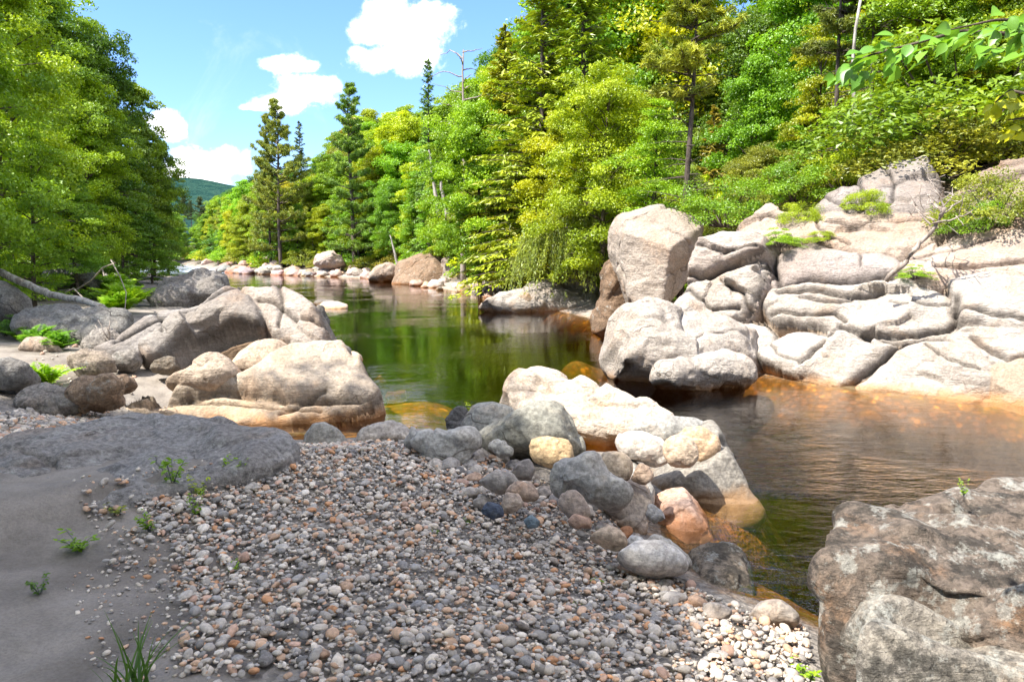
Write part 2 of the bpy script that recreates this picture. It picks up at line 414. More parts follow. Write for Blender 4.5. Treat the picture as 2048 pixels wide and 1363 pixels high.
# ------------------------------------------------------------------ terrain
def W0(px, py): p = at_z(px, py); return (p[0], p[1])
right_bank = [(22, -6), (16, 2), (11, 7), (7.6, 10.2), (5.2, 11.4), (4.0, 12.9), (2.6, 14.8), (2.7, 18), (2.6, 22), (1.0, 27), (-0.5, 30.5),
              (-5, 42), (-9.6, 50), (-16, 55), (-22, 60), (-30, 72), (-44, 95), (-80, 150)]
left_bank = [(-92, 142), (-56, 99), (-44, 82), (-30, 60), (-17, 44), (-11, 31), (-6.5, 22.5), (-4.8, 17.2), (-4.9, 14), (-2.9, 11.6), (-3.2, 10.2),
             (-3.9, 9.3), (-3.3, 8.7)]
near_bank = [(-2.4, 8.45), (-1.3, 8.7), (-0.5, 8.8), (0.7, 8.0), (1.7, 7.9), (1.9, 7.0), (1.65, 6.4), (1.2, 5.85), (1.15, 5.2), (1.4, 4.7),
             (1.7, 4.35), (2.3, 3.5), (4, 1.2), (7, -3), (12, -6)]
poly = np.array(right_bank + left_bank + near_bank, float)
ecls = np.array([0] * len(right_bank) + [1] * len(left_bank) + [2] * len(near_bank))   # class by edge start
def river_field(x, y):
    """signed distance to the waterline (positive on land) and the class of the nearest bank"""
    P = np.stack([x, y], -1); best = np.full(len(x), 1e9); cls = np.zeros(len(x), int); inside = np.zeros(len(x), bool)
    n = len(poly)
    for i in range(n):
        a, b = poly[i], poly[(i + 1) % n]; d = b - a
        tt = np.clip(((P - a) @ d) / (d @ d), 0, 1)
        q = P - (a + tt[:, None] * d); dist = np.hypot(q[:, 0], q[:, 1])
        k = dist < best; best[k] = dist[k]; cls[k] = ecls[i]
        c = ((a[1] > y) != (b[1] > y)) & (x < (b[0] - a[0]) * (y - a[1]) / ((b[1] - a[1]) or 1e-9) + a[0])
        inside ^= c
    return np.where(inside, -best, best), cls
def axis(lo, hi, step, far, ratio):
    mid = list(np.arange(lo, hi + 1e-6, step)); up = []; s = step; v = hi
    while v < far: s *= ratio; v += s; up.append(v)
    dn = []; s = step; v = lo
    while v > -far: s *= ratio; v -= s; dn.append(v)
    return np.array(dn[::-1] + mid + up)
GX = axis(-13, 12, 0.12, 3500, 1.09)
GY = np.concatenate([-np.geomspace(2, 400, 22)[::-1], np.arange(-1, 17, 0.12), np.arange(17, 40, 0.4), np.arange(40, 120, 1.5), np.geomspace(121.5, 6000, 30)])
XX, YY = np.meshgrid(GX, GY, indexing='ij')
fx, fy = XX.ravel(), YY.ravel()
sd, cls = river_field(fx, fy)
def ss(v, a, b):
    q = np.clip((v - a) / (b - a), 0, 1); return q * q * (3 - 2 * q)
cl = ss(fy, 24, 17)          # 1 along the cliff, 0 further up the bank
s = np.maximum(sd, 0)
zr_c = np.minimum(np.maximum(s * 0.82 - 0.75, 0.0), 3.0) + 0.42 * np.maximum(s - 4.6, 0)
zr_f = np.minimum(0.16 * s, 0.8) + 0.24 * np.maximum(s - 5, 0)
zr = zr_c * cl + zr_f * (1 - cl)
zr = np.minimum(zr, 20) * (1 - ss(fy, 90, 170)) + np.minimum(zr, 2) * ss(fy, 90, 170)
zl = np.minimum(0.22 * s, 0.62) + 0.05 * np.maximum(s - 3, 0)
zl = np.minimum(zl, 4)
zn = np.minimum(0.20 * s, 0.48) + 0.02 * np.maximum(s - 3, 0)
zn = np.minimum(zn, 2)
land = np.where(cls == 0, zr, np.where(cls == 1, zl, zn))
bed = -np.minimum(0.45 * np.maximum(-sd, 0) + 0.9 * np.maximum(-sd - 0.4, 0), 2.6)
def gb(px, py, top, rx, ry):
    c = W0(px, py); global bed
    w = np.exp(-(((fx - c[0]) / rx) ** 2 + ((fy - c[1]) / ry) ** 2))
    bed = np.maximum(bed, bed * (1 - w) + top * w)
gb(850, 795, -0.10, 1.9, 1.9); gb(640, 850, -0.08, 1.7, 1.0); gb(1150, 716, -0.06, 1.0, 0.8); gb(1500, 1150, -0.12, .55, .6); gb(1570, 785, -0.15, .45, .3)
gb(760, 720, -0.15, .5, .6); gb(660, 610, -0.05, .7, .6);
P2 = np.stack([fx, fy, np.zeros_like(fx)], -1)
z = np.where(sd > 0, land, bed)
z = z + 0.05 * fbm(P2 * 0.9, 4, 5) * ss(np.abs(sd), 0, 1.2) * np.where(sd > 0, 1, 1.6)
z = z + 0.30 * fbm(P2 * 0.12, 3, 9) * ss(sd, 4, 14)
near_sand = ss(fx, -0.9, -1.5) * ss(fy, 7.5, 6.0) * (sd > 0)
z = z + near_sand * (0.055 * perlin(P2 * 2.2, 2) + 0.030 * perlin(P2 * 4.0, 3))       # trodden, dimpled sand
Z = z.reshape(XX.shape)
for _ in range(2):
    Z[1:-1, 1:-1] = (Z[1:-1, 1:-1] * 2 + Z[:-2, 1:-1] + Z[2:, 1:-1] + Z[1:-1, :-2] + Z[1:-1, 2:]) / 6
def ground_z(x, y):
    x = np.atleast_1d(np.asarray(x, float)); y = np.atleast_1d(np.asarray(y, float))
    i = np.clip(np.searchsorted(GX, x) - 1, 0, len(GX) - 2); j = np.clip(np.searchsorted(GY, y) - 1, 0, len(GY) - 2)
    u = np.clip((x - GX[i]) / (GX[i + 1] - GX[i]), 0, 1); v = np.clip((y - GY[j]) / (GY[j + 1] - GY[j]), 0, 1)
    return Z[i, j] * (1 - u) * (1 - v) + Z[i + 1, j] * u * (1 - v) + Z[i, j + 1] * (1 - u) * v + Z[i + 1, j + 1] * u * v
def gz(x, y): return float(ground_z(x, y)[0])
def on_ground(px, py):
    """where the photo's ray meets the ground"""
    d = ray(px, py); t_ = np.concatenate([np.arange(1.5, 40, 0.02), np.arange(40, 200, 0.2)])
    pts = CAMP + d[None] * t_[:, None]
    hit = np.nonzero(pts[:, 2] < ground_z(pts[:, 0], pts[:, 1]))[0]
    return pts[hit[0]] if len(hit) else pts[-1]
edge_n = 0.35 * perlin(P2 * 1.1, 12)
gravel = ss(fx + edge_n, -1.45, -1.0) * ss(fy, 10, 9) * (cls == 2) + (ss(fx + edge_n, -2.6, -3.1) * ss(fy, 6.6, 7.2) * ss(fy, 10, 9))
gravel = np.clip(gravel, 0, 1)
forest = np.where(cls == 1, ss(sd + edge_n * 3, 5.0, 8.0) * ss(fy, 9, 12), np.where(cls == 0, np.where(fy < 20, ss(sd, 4.4, 5.6), ss(sd, 1.6, 3)), ss(fy, 0, -8)))
forest = np.clip(forest + (np.hypot(fx, fy) > 120) * (sd > 2), 0, 1)
rocky = ((cls == 0) & (sd > -0.5) & (sd < 6)).astype(float)
nx, ny = XX.shape
ii = (np.arange(nx - 1)[:, None] * ny + np.arange(ny - 1)[None, :]).ravel()
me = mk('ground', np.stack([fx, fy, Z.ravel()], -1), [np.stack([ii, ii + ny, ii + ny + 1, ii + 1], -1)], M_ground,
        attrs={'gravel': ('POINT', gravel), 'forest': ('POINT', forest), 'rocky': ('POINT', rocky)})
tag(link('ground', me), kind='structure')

# water: one closed body, its top face the river surface
def box_mesh(name, x0, x1, y0, y1, z0, z1, mat):
    V = [(x, y, z_) for x in (x0, x1) for y in (y0, y1) for z_ in (z0, z1)]
    return mk(name, V, [np.array([(0, 1, 3, 2), (4, 6, 7, 5), (0, 4, 5, 1), (2, 3, 7, 6), (0, 2, 6, 4), (1, 5, 7, 3)])], mat, smooth=False)
tag(link('river_water', box_mesh('river_water', -150, 30, -8, 190, -3.0, 0.0, M_water)), kind='structure')

# far wooded hill closing the valley
m, t = newmat('far_forest'); pos = t.new('ShaderNodeNewGeometry').outputs['Position']
n = t.noise(pos, 0.035, 6, 0.75)
finish(t, principled(t, t.mix(t.step(n, 0.35, 0.65), (0.018, 0.060, 0.055, 1), (0.050, 0.115, 0.085, 1)), 1.0, t.bump(n, 1.0, 25.0), 0.0).outputs[0])  # greens painted bluish in place of distance haze
hx = np.linspace(-2600, 2600, 130); hy = np.linspace(1300, 2700, 40)
HX, HY = np.meshgrid(hx, hy, indexing='ij')
prof = np.interp(HX, [-2600, -1500, -900, -560, -300, 100, 700, 2600], [210, 260, 205, 152, 150, 120, 90, 60])
env = np.sin(np.clip((HY - 1300) / 1100, 0, 1) * math.pi / 2) * np.cos(np.clip((HY - 2000) / 900, 0, 1) * math.pi / 2)
hp = np.stack([HX.ravel(), HY.ravel(), 0 * HX.ravel()], -1)
HZZ = prof.ravel() * env.ravel() + 9 * fbm(hp / 170.0, 5, 4) * env.ravel() - 3
ii = (np.arange(129)[:, None] * 40 + np.arange(39)[None, :]).ravel()
tag(link('far_hill', mk('far_hill', np.stack([HX.ravel(), HY.ravel(), HZZ], -1), [np.stack([ii, ii + 40, ii + 41, ii + 1], -1)], m)), kind='structure')

# ------------------------------------------------------------------ rocks
def smooth_loop(P, n):
    P = np.asarray(P, float); k = len(P); out = []
    for i in range(k):
        p0, p1, p2, p3 = P[i - 1], P[i], P[(i + 1) % k], P[(i + 2) % k]
        for u in np.linspace(0, 1, 14, endpoint=False):
            a = 0.5 * (2 * p1 + (p2 - p0) * u + (2 * p0 - 5 * p1 + 4 * p2 - p3) * u * u + (3 * p1 - p0 - 3 * p2 + p3) * u ** 3)
            lin = p1 * (1 - u) + p2 * u
            out.append(0.6 * a + 0.4 * lin)
    out = np.array(out); seg = np.hypot(*(np.roll(out, -1, 0) - out).T); cum = np.concatenate([[0], np.cumsum(seg)])
    out = np.concatenate([out, out[:1]]); q = np.linspace(0, cum[-1], n, endpoint=False)
    return np.stack([np.interp(q, cum, out[:, 0]), np.interp(q, cum, out[:, 1])], -1)
def weather(V, polys, size, seed, facet=0.5, nf=9, crack=0.3, rough=1.0, freq=1.0, strata=0.0, chip=0.8):
    """break a smooth body into tilted facets with joints between them, then roughen it"""
    rs = np.random.RandomState(seed)
    N = vnormals(V, polys); d = np.zeros(len(V))
    if facet > 0 and nf > 1:
        S = V[rs.choice(len(V), nf, replace=False)] + rs.normal(size=(nf, 3)) * size * 0.06
        wob = np.stack([fbm(V / size * 2.2, 3, seed + q) for q in (1, 2, 3)], -1) * size * 0.09
        D = np.linalg.norm((V + wob)[:, None, :] - S[None], axis=2) / size
        g = rs.normal(size=(nf, 3)) * 0.22 * facet; o = rs.normal(size=nf) * 0.030 * facet
        val = o[None] + np.einsum('nkj,kj->nk', (V[:, None, :] - S[None]) / size, g)
        w = np.exp(-(D - D.min(1, keepdims=True)) * 38)
        d += (w * val).sum(1) / w.sum(1) * size
        Ds = np.sort(D, axis=1); e = (Ds[:, 1] - Ds[:, 0])
        jm = 0.35 + 0.65 * ss(fbm(V / size * 1.7, 2, seed + 31), -0.15, 0.35)
        d -= crack * 0.045 * size * np.exp(-(e / 0.022) ** 2) * jm
    d += size * rough * (0.030 * fbm(V / size * 2.6 * freq, 4, seed + 7) + 0.010 * ridged(V / size * 5.0 * freq, 3, seed + 8))
    if facet > 0 and nf > 3:        # a second, finer set of chipped faces
        n2 = nf * 7; S = V[rs.choice(len(V), min(n2, len(V)), replace=False)]; n2 = len(S)
        Vw = V + np.stack([fbm(V / size * 5, 2, seed + q) for q in (41, 42, 43)], -1) * size * 0.03
        D = np.sqrt(np.maximum((Vw ** 2).sum(1)[:, None] + (S ** 2).sum(1)[None] - 2 * Vw @ S.T, 0)) / size
        k = D.argpartition(2, axis=1)[:, :3]; Dk = np.take_along_axis(D, k, 1)
        g = rs.normal(size=(n2, 3)) * 0.26 * facet; o = rs.normal(size=n2) * 0.010 * facet
        val = o[k] + ((V[:, None, :] - S[k]) / size * g[k]).sum(-1)
        w = np.exp(-(Dk - Dk.min(1, keepdims=True)) * 90)
        am2 = 0.25 + 0.75 * ss(fbm(V / size * 1.5, 2, seed + 51), -0.3, 0.4)
        d += (w * val).sum(1) / w.sum(1) * size * am2 * chip
    if strata > 0:      # foliation ledges: slow rise, sharp drop along the dip
        q = V @ np.array([-0.35, -0.42, 0.84]) * 2.1 + 0.55 * fbm(V * 0.9, 3, seed + 17) + seed
        f = q - np.floor(q); saw = np.where(f < 0.86, f / 0.86, (1 - f) / 0.14)
        q2 = V @ np.array([-0.30, -0.50, 0.81]) * 6.3 + 0.9 * fbm(V * 1.6, 3, seed + 19); f2 = q2 - np.floor(q2)
        saw2 = np.where(f2 < 0.8, f2 / 0.8, (1 - f2) / 0.2); am = ss(fbm(V * 0.8, 2, seed + 23), -0.25, 0.45)
        d += strata * (0.055 * saw * (0.3 + 0.7 * am) + 0.016 * saw2 * am)
    V = V + N * d[:, None]
    N = vnormals(V, polys)
    aniso = (V @ np.array([[0.9, 0.2, 0.1], [-0.2, 0.9, 0.2], [1.2, -0.9, 3.6]]).T)
    return V + N * (size ** 0.5 * rough * (0.006 * fbm(V * 5.0, 4, seed + 9, 0.6) + 0.008 * ridged(aniso * 1.3, 3, seed + 11)))[:, None]
def shell(loop, peak, T, B, e, rf, rb):
    """closed body over a planar outline: bulge T towards +w, B towards -w"""
    n = len(loop); c = np.asarray(peak, float); V = []; rings = []
    e2 = e
    for k in range(1, rf + 1):
        ph = k / rf * math.pi / 2; s_ = math.sin(ph) ** e; h = T * max(math.cos(ph), 0) ** e2
        if k == rf: s_, h = 1.0, 0.0
        rings.append(np.column_stack([c + (loop - c) * s_, np.full(n, h)]))
    for k in range(rb - 1, 0, -1):
        ph = k / rb * math.pi / 2; s_ = math.sin(ph) ** e; h = -B * math.cos(ph) ** e2
        cb = loop.mean(0); m_ = s_
        rings.append(np.column_stack([cb + (loop - cb) * m_, np.full(n, h)]))
    V = np.concatenate(rings + [[[c[0], c[1], T]], [[*loop.mean(0), -B]]])
    nr = len(rings); i = np.arange(n); j = (i + 1) % n; Q = []
    for r in range(nr - 1): Q.append(np.stack([r * n + i, (r + 1) * n + i, (r + 1) * n + j, r * n + j], -1))
    tri = np.concatenate([np.stack([np.full(n, nr * n), i, j], -1), np.stack([np.full(n, nr * n + 1), (nr - 1) * n + j, (nr - 1) * n + i], -1)])
    return V, [np.concatenate(Q), tri]
def plane_frame(lean, yaw):
    L, Y = R_(lean), R_(yaw)
    e1 = np.array([math.cos(Y), math.sin(Y), 0.0])
    n = np.array([math.sin(Y) * math.cos(L), -math.cos(Y) * math.cos(L), math.sin(L)])
    return e1, np.cross(n, e1), n
def rock_mesh(name, outline, base, lean=25, yaw=0, T=0.3, B=0.4, e=0.7, peak=None, mat=None, seed=1, segs=120, rf=36, rb=14,
              facet=0.5, nf=9, crack=0.3, rough=1.0, freq=1.0, off=0.0, frame=None, strata=0.0, grow_=1.0, chip=0.8):
    e1, e2, n = frame if frame is not None else plane_frame(lean, yaw)
    O = np.asarray(base, float) + n * off
    def pl(px, py):
        d = ray(px, py); k = ((O - CAMP) @ n) / (d @ n); q = CAMP + d * k - O
        return (q @ e1, q @ e2)
    L = smooth_loop([pl(*p) for p in outline], segs)
    if grow_ != 1.0: L = L.mean(0) + (L - L.mean(0)) * grow_
    c = np.array(pl(*peak)) if peak is not None else None
    if c is None:
        x, y = L[:, 0], L[:, 1]; x2, y2 = np.roll(x, -1), np.roll(y, -1); cr = x * y2 - x2 * y
        A = cr.sum() / 2; c = np.array([((x + x2) * cr).sum(), ((y + y2) * cr).sum()]) / (6 * A)
    x, y = L[:, 0], L[:, 1]
    if (x * np.roll(y, -1) - np.roll(x, -1) * y).sum() < 0: L = L[::-1].copy()
    V, polys = shell(L, c, T, B, e, rf, rb)
    Wd = O[None] + V[:, :1] * e1 + V[:, 1:2] * e2 + V[:, 2:] * n
    size = math.sqrt(max(np.ptp(L[:, 0]) * np.ptp(L[:, 1]), 1e-4))
    Wd = weather(Wd, polys, size, seed, facet, nf, crack, rough, freq, strata, chip)
    org = Wd.mean(0); org[2] = Wd[:, 2].min()
    return mk(name, Wd - org, polys, mat), org
def rock(label, outline, base, col, mat=None, name='boulder', cat='boulder', group=None, **kw):
    """base: (px, py, z): the point of the rock's plane seen at that pixel, at that height"""
    b = at_z(*base) if len(base) == 3 else base[0]
    me, org = rock_mesh(name, outline, b, mat=mat or M_smooth, **kw)
    o = link(name, me, loc=org, col=col)
    return tag(o, label, cat, group)

PALE, WARM, GREY, TAN, BROWN, DGREY, MAUVE = (0.49, 0.45, 0.41), (0.47, 0.38, 0.30), (0.33, 0.32, 0.31), (0.47, 0.37, 0.28), (0.26, 0.16, 0.09), (0.19, 0.185, 0.175), (0.40, 0.355, 0.335)
def slab_field(name, label, frame, base, slabs, cracks, seed, step=0.022, depth=3.4, strata=0.5, sag=0.0, rough=1.0, cat='bedrock'):
    """one body of jointed bedrock: flat-faced slabs (outline, tint, lift, edge radius) parted by open joints"""
    e1, e2, n = frame; O = np.asarray(base, float); rs_ = np.random.RandomState(seed)
    def pl(px, py):
        d = ray(px, py); k = ((O - CAMP) @ n) / (d @ n); q = CAMP + d * k - O; return (q @ e1, q @ e2)
    loops = [smooth_loop([pl(*q) for q in s_[0]], 110) for s_ in slabs]
    allp = np.concatenate(loops); lo, hi = allp.min(0) - .42, allp.max(0) + .42
    na, nb = int((hi[0] - lo[0]) / step), int((hi[1] - lo[1]) / step)
    A, B = np.meshgrid(np.linspace(lo[0], hi[0], na), np.linspace(lo[1], hi[1], nb), indexing='ij'); G = np.column_stack([A.ravel(), B.ravel()])
    P3 = np.column_stack([G, np.zeros(len(G))])
    Wp = G + np.column_stack([fbm(P3 * 2.3, 4, seed), fbm(P3 * 2.3, 4, seed + 50)]) * 0.055
    H = np.full(len(G), -9.0); outd = np.full(len(G), 9.0); col = np.tile(np.array(slabs[0][1], float), (len(G), 1))
    for (ol, tint, lift, er), L in zip(slabs, loops):
        c = L.mean(0); ins = inpoly(Wp, L); m_ = (Wp > L.min(0) - .8).all(1) & (Wp < L.max(0) + .8).all(1)
        d = np.full(len(G), 9.0); W_ = Wp[m_]; best = np.full(len(W_), 9.0)
        for i in range(len(L)):
            a, b = L[i], L[(i + 1) % len(L)]; v = b - a; t_ = np.clip(((W_ - a) @ v) / (v @ v), 0, 1); q = W_ - a - t_[:, None] * v[None]; best = np.minimum(best, np.hypot(q[:, 0], q[:, 1]))
        d[m_] = best; r_ = er * (1 + 0.5 * fbm(P3 * 1.5, 2, seed + 3))
        tl = rs_.normal(size=2) * [.06, .05]
        h = lift + (G - c) @ tl + 0.26 * (1 - np.exp(-d / np.maximum(r_ * .5, .02))) - 0.23
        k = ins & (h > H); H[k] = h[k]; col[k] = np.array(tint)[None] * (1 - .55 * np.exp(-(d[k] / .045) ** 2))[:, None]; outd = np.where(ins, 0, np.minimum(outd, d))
    H = np.where(H > -8, H, -0.10 - np.minimum(outd * 7.0, 3.2))
    for line, dp, wd in cracks:
        Lc = np.array([pl(*q) for q in line]); Wq = G + np.column_stack([fbm(P3 * 4, 3, seed + 5), fbm(P3 * 4, 3, seed + 6)]) * 0.03; best = np.full(len(G), 9.0)
        for a, b in zip(Lc[:-1], Lc[1:]):
            v = b - a; t_ = np.clip(((Wq - a) @ v) / (v @ v), 0, 1); q = Wq - a - t_[:, None] * v; best = np.minimum(best, np.hypot(q[:, 0], q[:, 1]))
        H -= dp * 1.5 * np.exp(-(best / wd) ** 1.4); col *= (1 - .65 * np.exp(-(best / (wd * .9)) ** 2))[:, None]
    V3 = O + G[:, :1] * e1 + G[:, 1:] * e2 + H[:, None] * n
    nfc = int(max(30, len(G) / 1100)); S = V3[rs_.choice(len(V3), nfc, replace=False)]; gq = rs_.normal(size=(nfc, 2)) * .19; oq = rs_.normal(size=nfc) * .02; SG = np.column_stack([(S - O) @ e1, (S - O) @ e2])
    Wf = G + np.column_stack([fbm(P3 * 3, 3, seed + 31), fbm(P3 * 3, 3, seed + 32)]) * .07; fac = np.zeros(len(G))
    for c0 in range(0, len(G), 20000):
        D = np.hypot(Wf[c0:c0 + 20000, None, 0] - SG[None, :, 0], (Wf[c0:c0 + 20000, None, 1] - SG[None, :, 1]) * 1.7); k3 = D.argpartition(2, axis=1)[:, :3]; D3 = np.take_along_axis(D, k3, 1); w3 = np.exp(-(D3 - D3.min(1, keepdims=True)) * 130)
        val = oq[k3] + ((G[c0:c0 + 20000, None, :] - SG[k3]) * gq[k3]).sum(-1); fac[c0:c0 + 20000] = (w3 * val).sum(1) / w3.sum(1)
    fac = np.clip(fac, -.13, .13)
    H = H + rough * fac * ss(fbm(V3 * .7, 2, seed + 33), -.5, .2)
    H = H + rough * (0.06 * fbm(V3 * .55, 3, seed + 7) + 0.016 * fbm(V3 * 1.7, 4, seed + 8) + 0.011 * ridged(V3 * 4.2, 3, seed + 9) + 0.006 * fbm(V3 * 14, 3, seed + 10))
    q = V3 @ np.array([-0.35, -0.42, 0.84]) * 2.0 + 0.6 * fbm(V3 * 0.8, 3, seed + 17); f = q - np.floor(q); am = ss(fbm(V3 * .9, 2, seed + 23), -.1, .45)
    H = H + strata * 0.07 * np.where(f < .9, f / .9, (1 - f) / .1) * am
    q = V3 @ np.array([-0.28, -0.5, 0.82]) * 7 + 0.9 * fbm(V3 * 1.6, 3, seed + 19); f = q - np.floor(q)
    H = H + strata * 0.012 * np.where(f < .8, f / .8, (1 - f) / .2) * am
    H -= sag * np.maximum(G[:, 1] - hi[1] * .55, 0) ** 2
    V = O + G[:, :1] * e1 + G[:, 1:] * e2 + H[:, None] * n
    ii = (np.arange(na - 1)[:, None] * nb + np.arange(nb - 1)[None, :]).ravel(); Q = np.stack([ii, ii + nb, ii + nb + 1, ii + 1], -1)
    if np.cross(e1, e2) @ n < 0: Q = Q[:, ::-1]
    rim = np.concatenate([np.arange(na - 1) * nb, (na - 1) * nb + np.arange(nb - 1), np.arange(na - 1, 0, -1) * nb + nb - 1, np.arange(nb - 1, 0, -1)]); m_ = len(rim); n0 = len(V)
    low = O + G[rim][:, :1] * e1 + G[rim][:, 1:] * e2 - depth * n; i = np.arange(m_); j = (i + 1) % m_
    Vall = np.concatenate([V, low, [low.mean(0)]]); org = V.mean(0)
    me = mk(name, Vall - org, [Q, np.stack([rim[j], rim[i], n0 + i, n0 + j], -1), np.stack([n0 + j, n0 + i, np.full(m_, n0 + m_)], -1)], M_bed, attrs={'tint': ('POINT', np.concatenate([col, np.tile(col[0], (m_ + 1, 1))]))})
    return tag(link(name, me, loc=org), label, cat)
def inpoly(P, poly_):
    r = np.zeros(len(P), bool); n = len(poly_)
    for i in range(n):
        a, b = poly_[i], poly_[(i + 1) % n]
        r ^= ((a[1] > P[:, 1]) != (b[1] > P[:, 1])) & (P[:, 0] < (b[0] - a[0]) * (P[:, 1] - a[1]) / ((b[1] - a[1]) or 1e-9) + a[0])
    return r
# --- the pale cliff on the far bank: jointed slabs lying on one dipping face
EB0, EB1 = np.array([7.3, 10.2, 0.0]), np.array([3.9, 12.8, 0.0])
yawc = math.degrees(math.atan2(-(EB1 - EB0)[1], -(EB1 - EB0)[0]))
CF = plane_frame(40, yawc)
CB = EB0 - np.array([0, 0, 0.05])
def slab(label, outline, col=PALE, off=0.0, name='cliff_rock', lean=None, dz=None, **kw):
    fr = CF if lean is None else plane_frame(lean, yawc + kw.pop('dyaw', 0))
    base = CB
    if lean is not None:       # keep the bottom of the slab on the common face
        bx, by = max(outline, key=lambda p: p[1]); d = ray(bx, by); base = CAMP + d * (((CB - CAMP) @ CF[2]) / (d @ CF[2]))
    k = dict(T=0.20, B=0.7, e=0.27, grow_=0.985, chip=0.45, segs=170, rf=52, rb=8, facet=1.0, nf=6, crack=1.2, rough=0.55, strata=0.4)
    k.update(kw)
    return rock(label, outline, (base,), col, M_pale, name, 'rock', None, frame=fr, off=off, **k)
cliff_slabs = [
    ([(2135, 655), (2300, 610), (2520, 590), (2640, 900), (2300, 890), (2165, 850), (2140, 740)], WARM, .0, .12), ([(2128, 548), (2300, 500), (2490, 470), (2510, 580), (2300, 602), (2130, 645)], PALE, .05, .12), ([(2125, 462), (2300, 400), (2460, 370), (2480, 460), (2300, 492), (2128, 540)], MAUVE, -.03, .12),
    ([(1690, 800), (1725, 752), (1790, 700), (1850, 672), (1960, 690), (2000, 745), (1995, 800), (1900, 806), (1800, 800)], PALE, 0.06, 0.1),
    ([(1512, 715), (1530, 686), (1570, 662), (1640, 660), (1730, 672), (1800, 688), (1752, 730), (1712, 772), (1688, 802), (1625, 772), (1560, 752)], PALE, 0.13, 0.16),
    ([(1525, 612), (1545, 578), (1600, 566), (1700, 560), (1780, 556), (1868, 568), (1912, 600), (1922, 645), (1905, 672), (1830, 684), (1760, 678), (1690, 668), (1620, 652), (1555, 648)], PALE, 0.0, 0.1),
    ([(1530, 560), (1538, 510), (1570, 487), (1625, 476), (1700, 492), (1765, 496), (1800, 520), (1805, 560), (1720, 570), (1640, 572), (1590, 578), (1550, 588)], MAUVE, -0.02, 0.2),
    ([(1890, 560), (1980, 540), (2090, 550), (2110, 650), (2000, 658), (1915, 650)], PALE, 0.02, 0.1),
    ([(1772, 565), (1800, 508), (1850, 478), (1935, 456), (2005, 450), (2110, 462), (2120, 560), (1970, 560), (1880, 572)], (0.52, 0.43, 0.37), -0.06, 0.1),
    ([(1880, 668), (1960, 640), (2110, 640), (2130, 735), (1995, 735), (1930, 710)], PALE, -0.03, 0.1),
    ([(1950, 730), (2110, 715), (2160, 880), (2010, 845), (1965, 800)], WARM, 0.05, 0.1),
    ([(1440, 655), (1480, 632), (1535, 638), (1552, 672), (1530, 715), (1500, 745), (1485, 700)], PALE, -0.12, 0.1),
    ([(1620, 772), (1660, 762), (1760, 792), (1980, 788), (2010, 830), (1800, 815), (1700, 812)], WARM, -0.02, 0.1)]
cliff_cracks = [([(1606, 738), (1632, 706), (1667, 680)], .10, .035), ([(1690, 782), (1733, 744), (1790, 696), (1850, 675)], .12, .04), ([(1680, 654), (1720, 664), (1772, 671), (1834, 667), (1895, 652), (1915, 636), (1913, 600)], .12, .045),
    ([(1913, 622), (1985, 634), (2060, 637)], .09, .04), ([(1943, 676), (1983, 704), (2018, 717), (2060, 709)], .09, .035), ([(1545, 630), (1606, 634), (1672, 625), (1690, 640)], .09, .035), ([(1536, 507), (1562, 575), (1615, 557), (1689, 562), (1780, 562)], .12, .05),
    ([(1720, 500), (1722, 540)], .05, .02), ([(1873, 533), (1952, 534), (2060, 522)], .08, .03), ([(1560, 590), (1640, 585), (1700, 592), (1760, 580)], .11, .05), ([(1600, 600), (1650, 608), (1700, 600)], .06, .03), ([(1850, 690), (1900, 730), (1960, 745)], .05, .02), ([(1540, 690), (1560, 720), (1600, 735)], .05, .02), ([(1780, 600), (1840, 612), (1900, 606)], .05, .025), ([(1800, 510), (1900, 500), (1990, 480)], .04, .02)]
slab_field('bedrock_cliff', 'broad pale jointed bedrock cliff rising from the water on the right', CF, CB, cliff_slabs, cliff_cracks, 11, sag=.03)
import bmesh
bm_ = bmesh.new(); bmesh.ops.create_icosphere(bm_, subdivisions=7, radius=1.0)
I7 = (np.array([v.co[:] for v in bm_.verts]), np.array([[v.index for v in f.verts] for f in bm_.faces])); bm_.free()
def block_mesh(name, cen, planes, mat, seed, sharp=45, big=3.0, **kw):
    """star-shaped body around cen cut by planes, each given by three points"""
    cen = np.asarray(cen, float); D, F = I7; q = np.zeros(len(D))
    for pl_ in planes:
        a, b, c = [np.asarray(v, float) for v in pl_]; n = np.cross(b - a, c - a); n /= np.linalg.norm(n); h = (a - cen) @ n
        if h < 0: n, h = -n, -h
        q += np.maximum(D @ n / max(h, .02), 0.0) ** sharp
    q += (1 / big) ** sharp
    V = cen + D * (q ** (-1 / sharp))[:, None]
    V = weather(V, [F], kw.pop('size', 1.6), seed, **kw)
    return mk(name, V - cen, [F], mat), cen

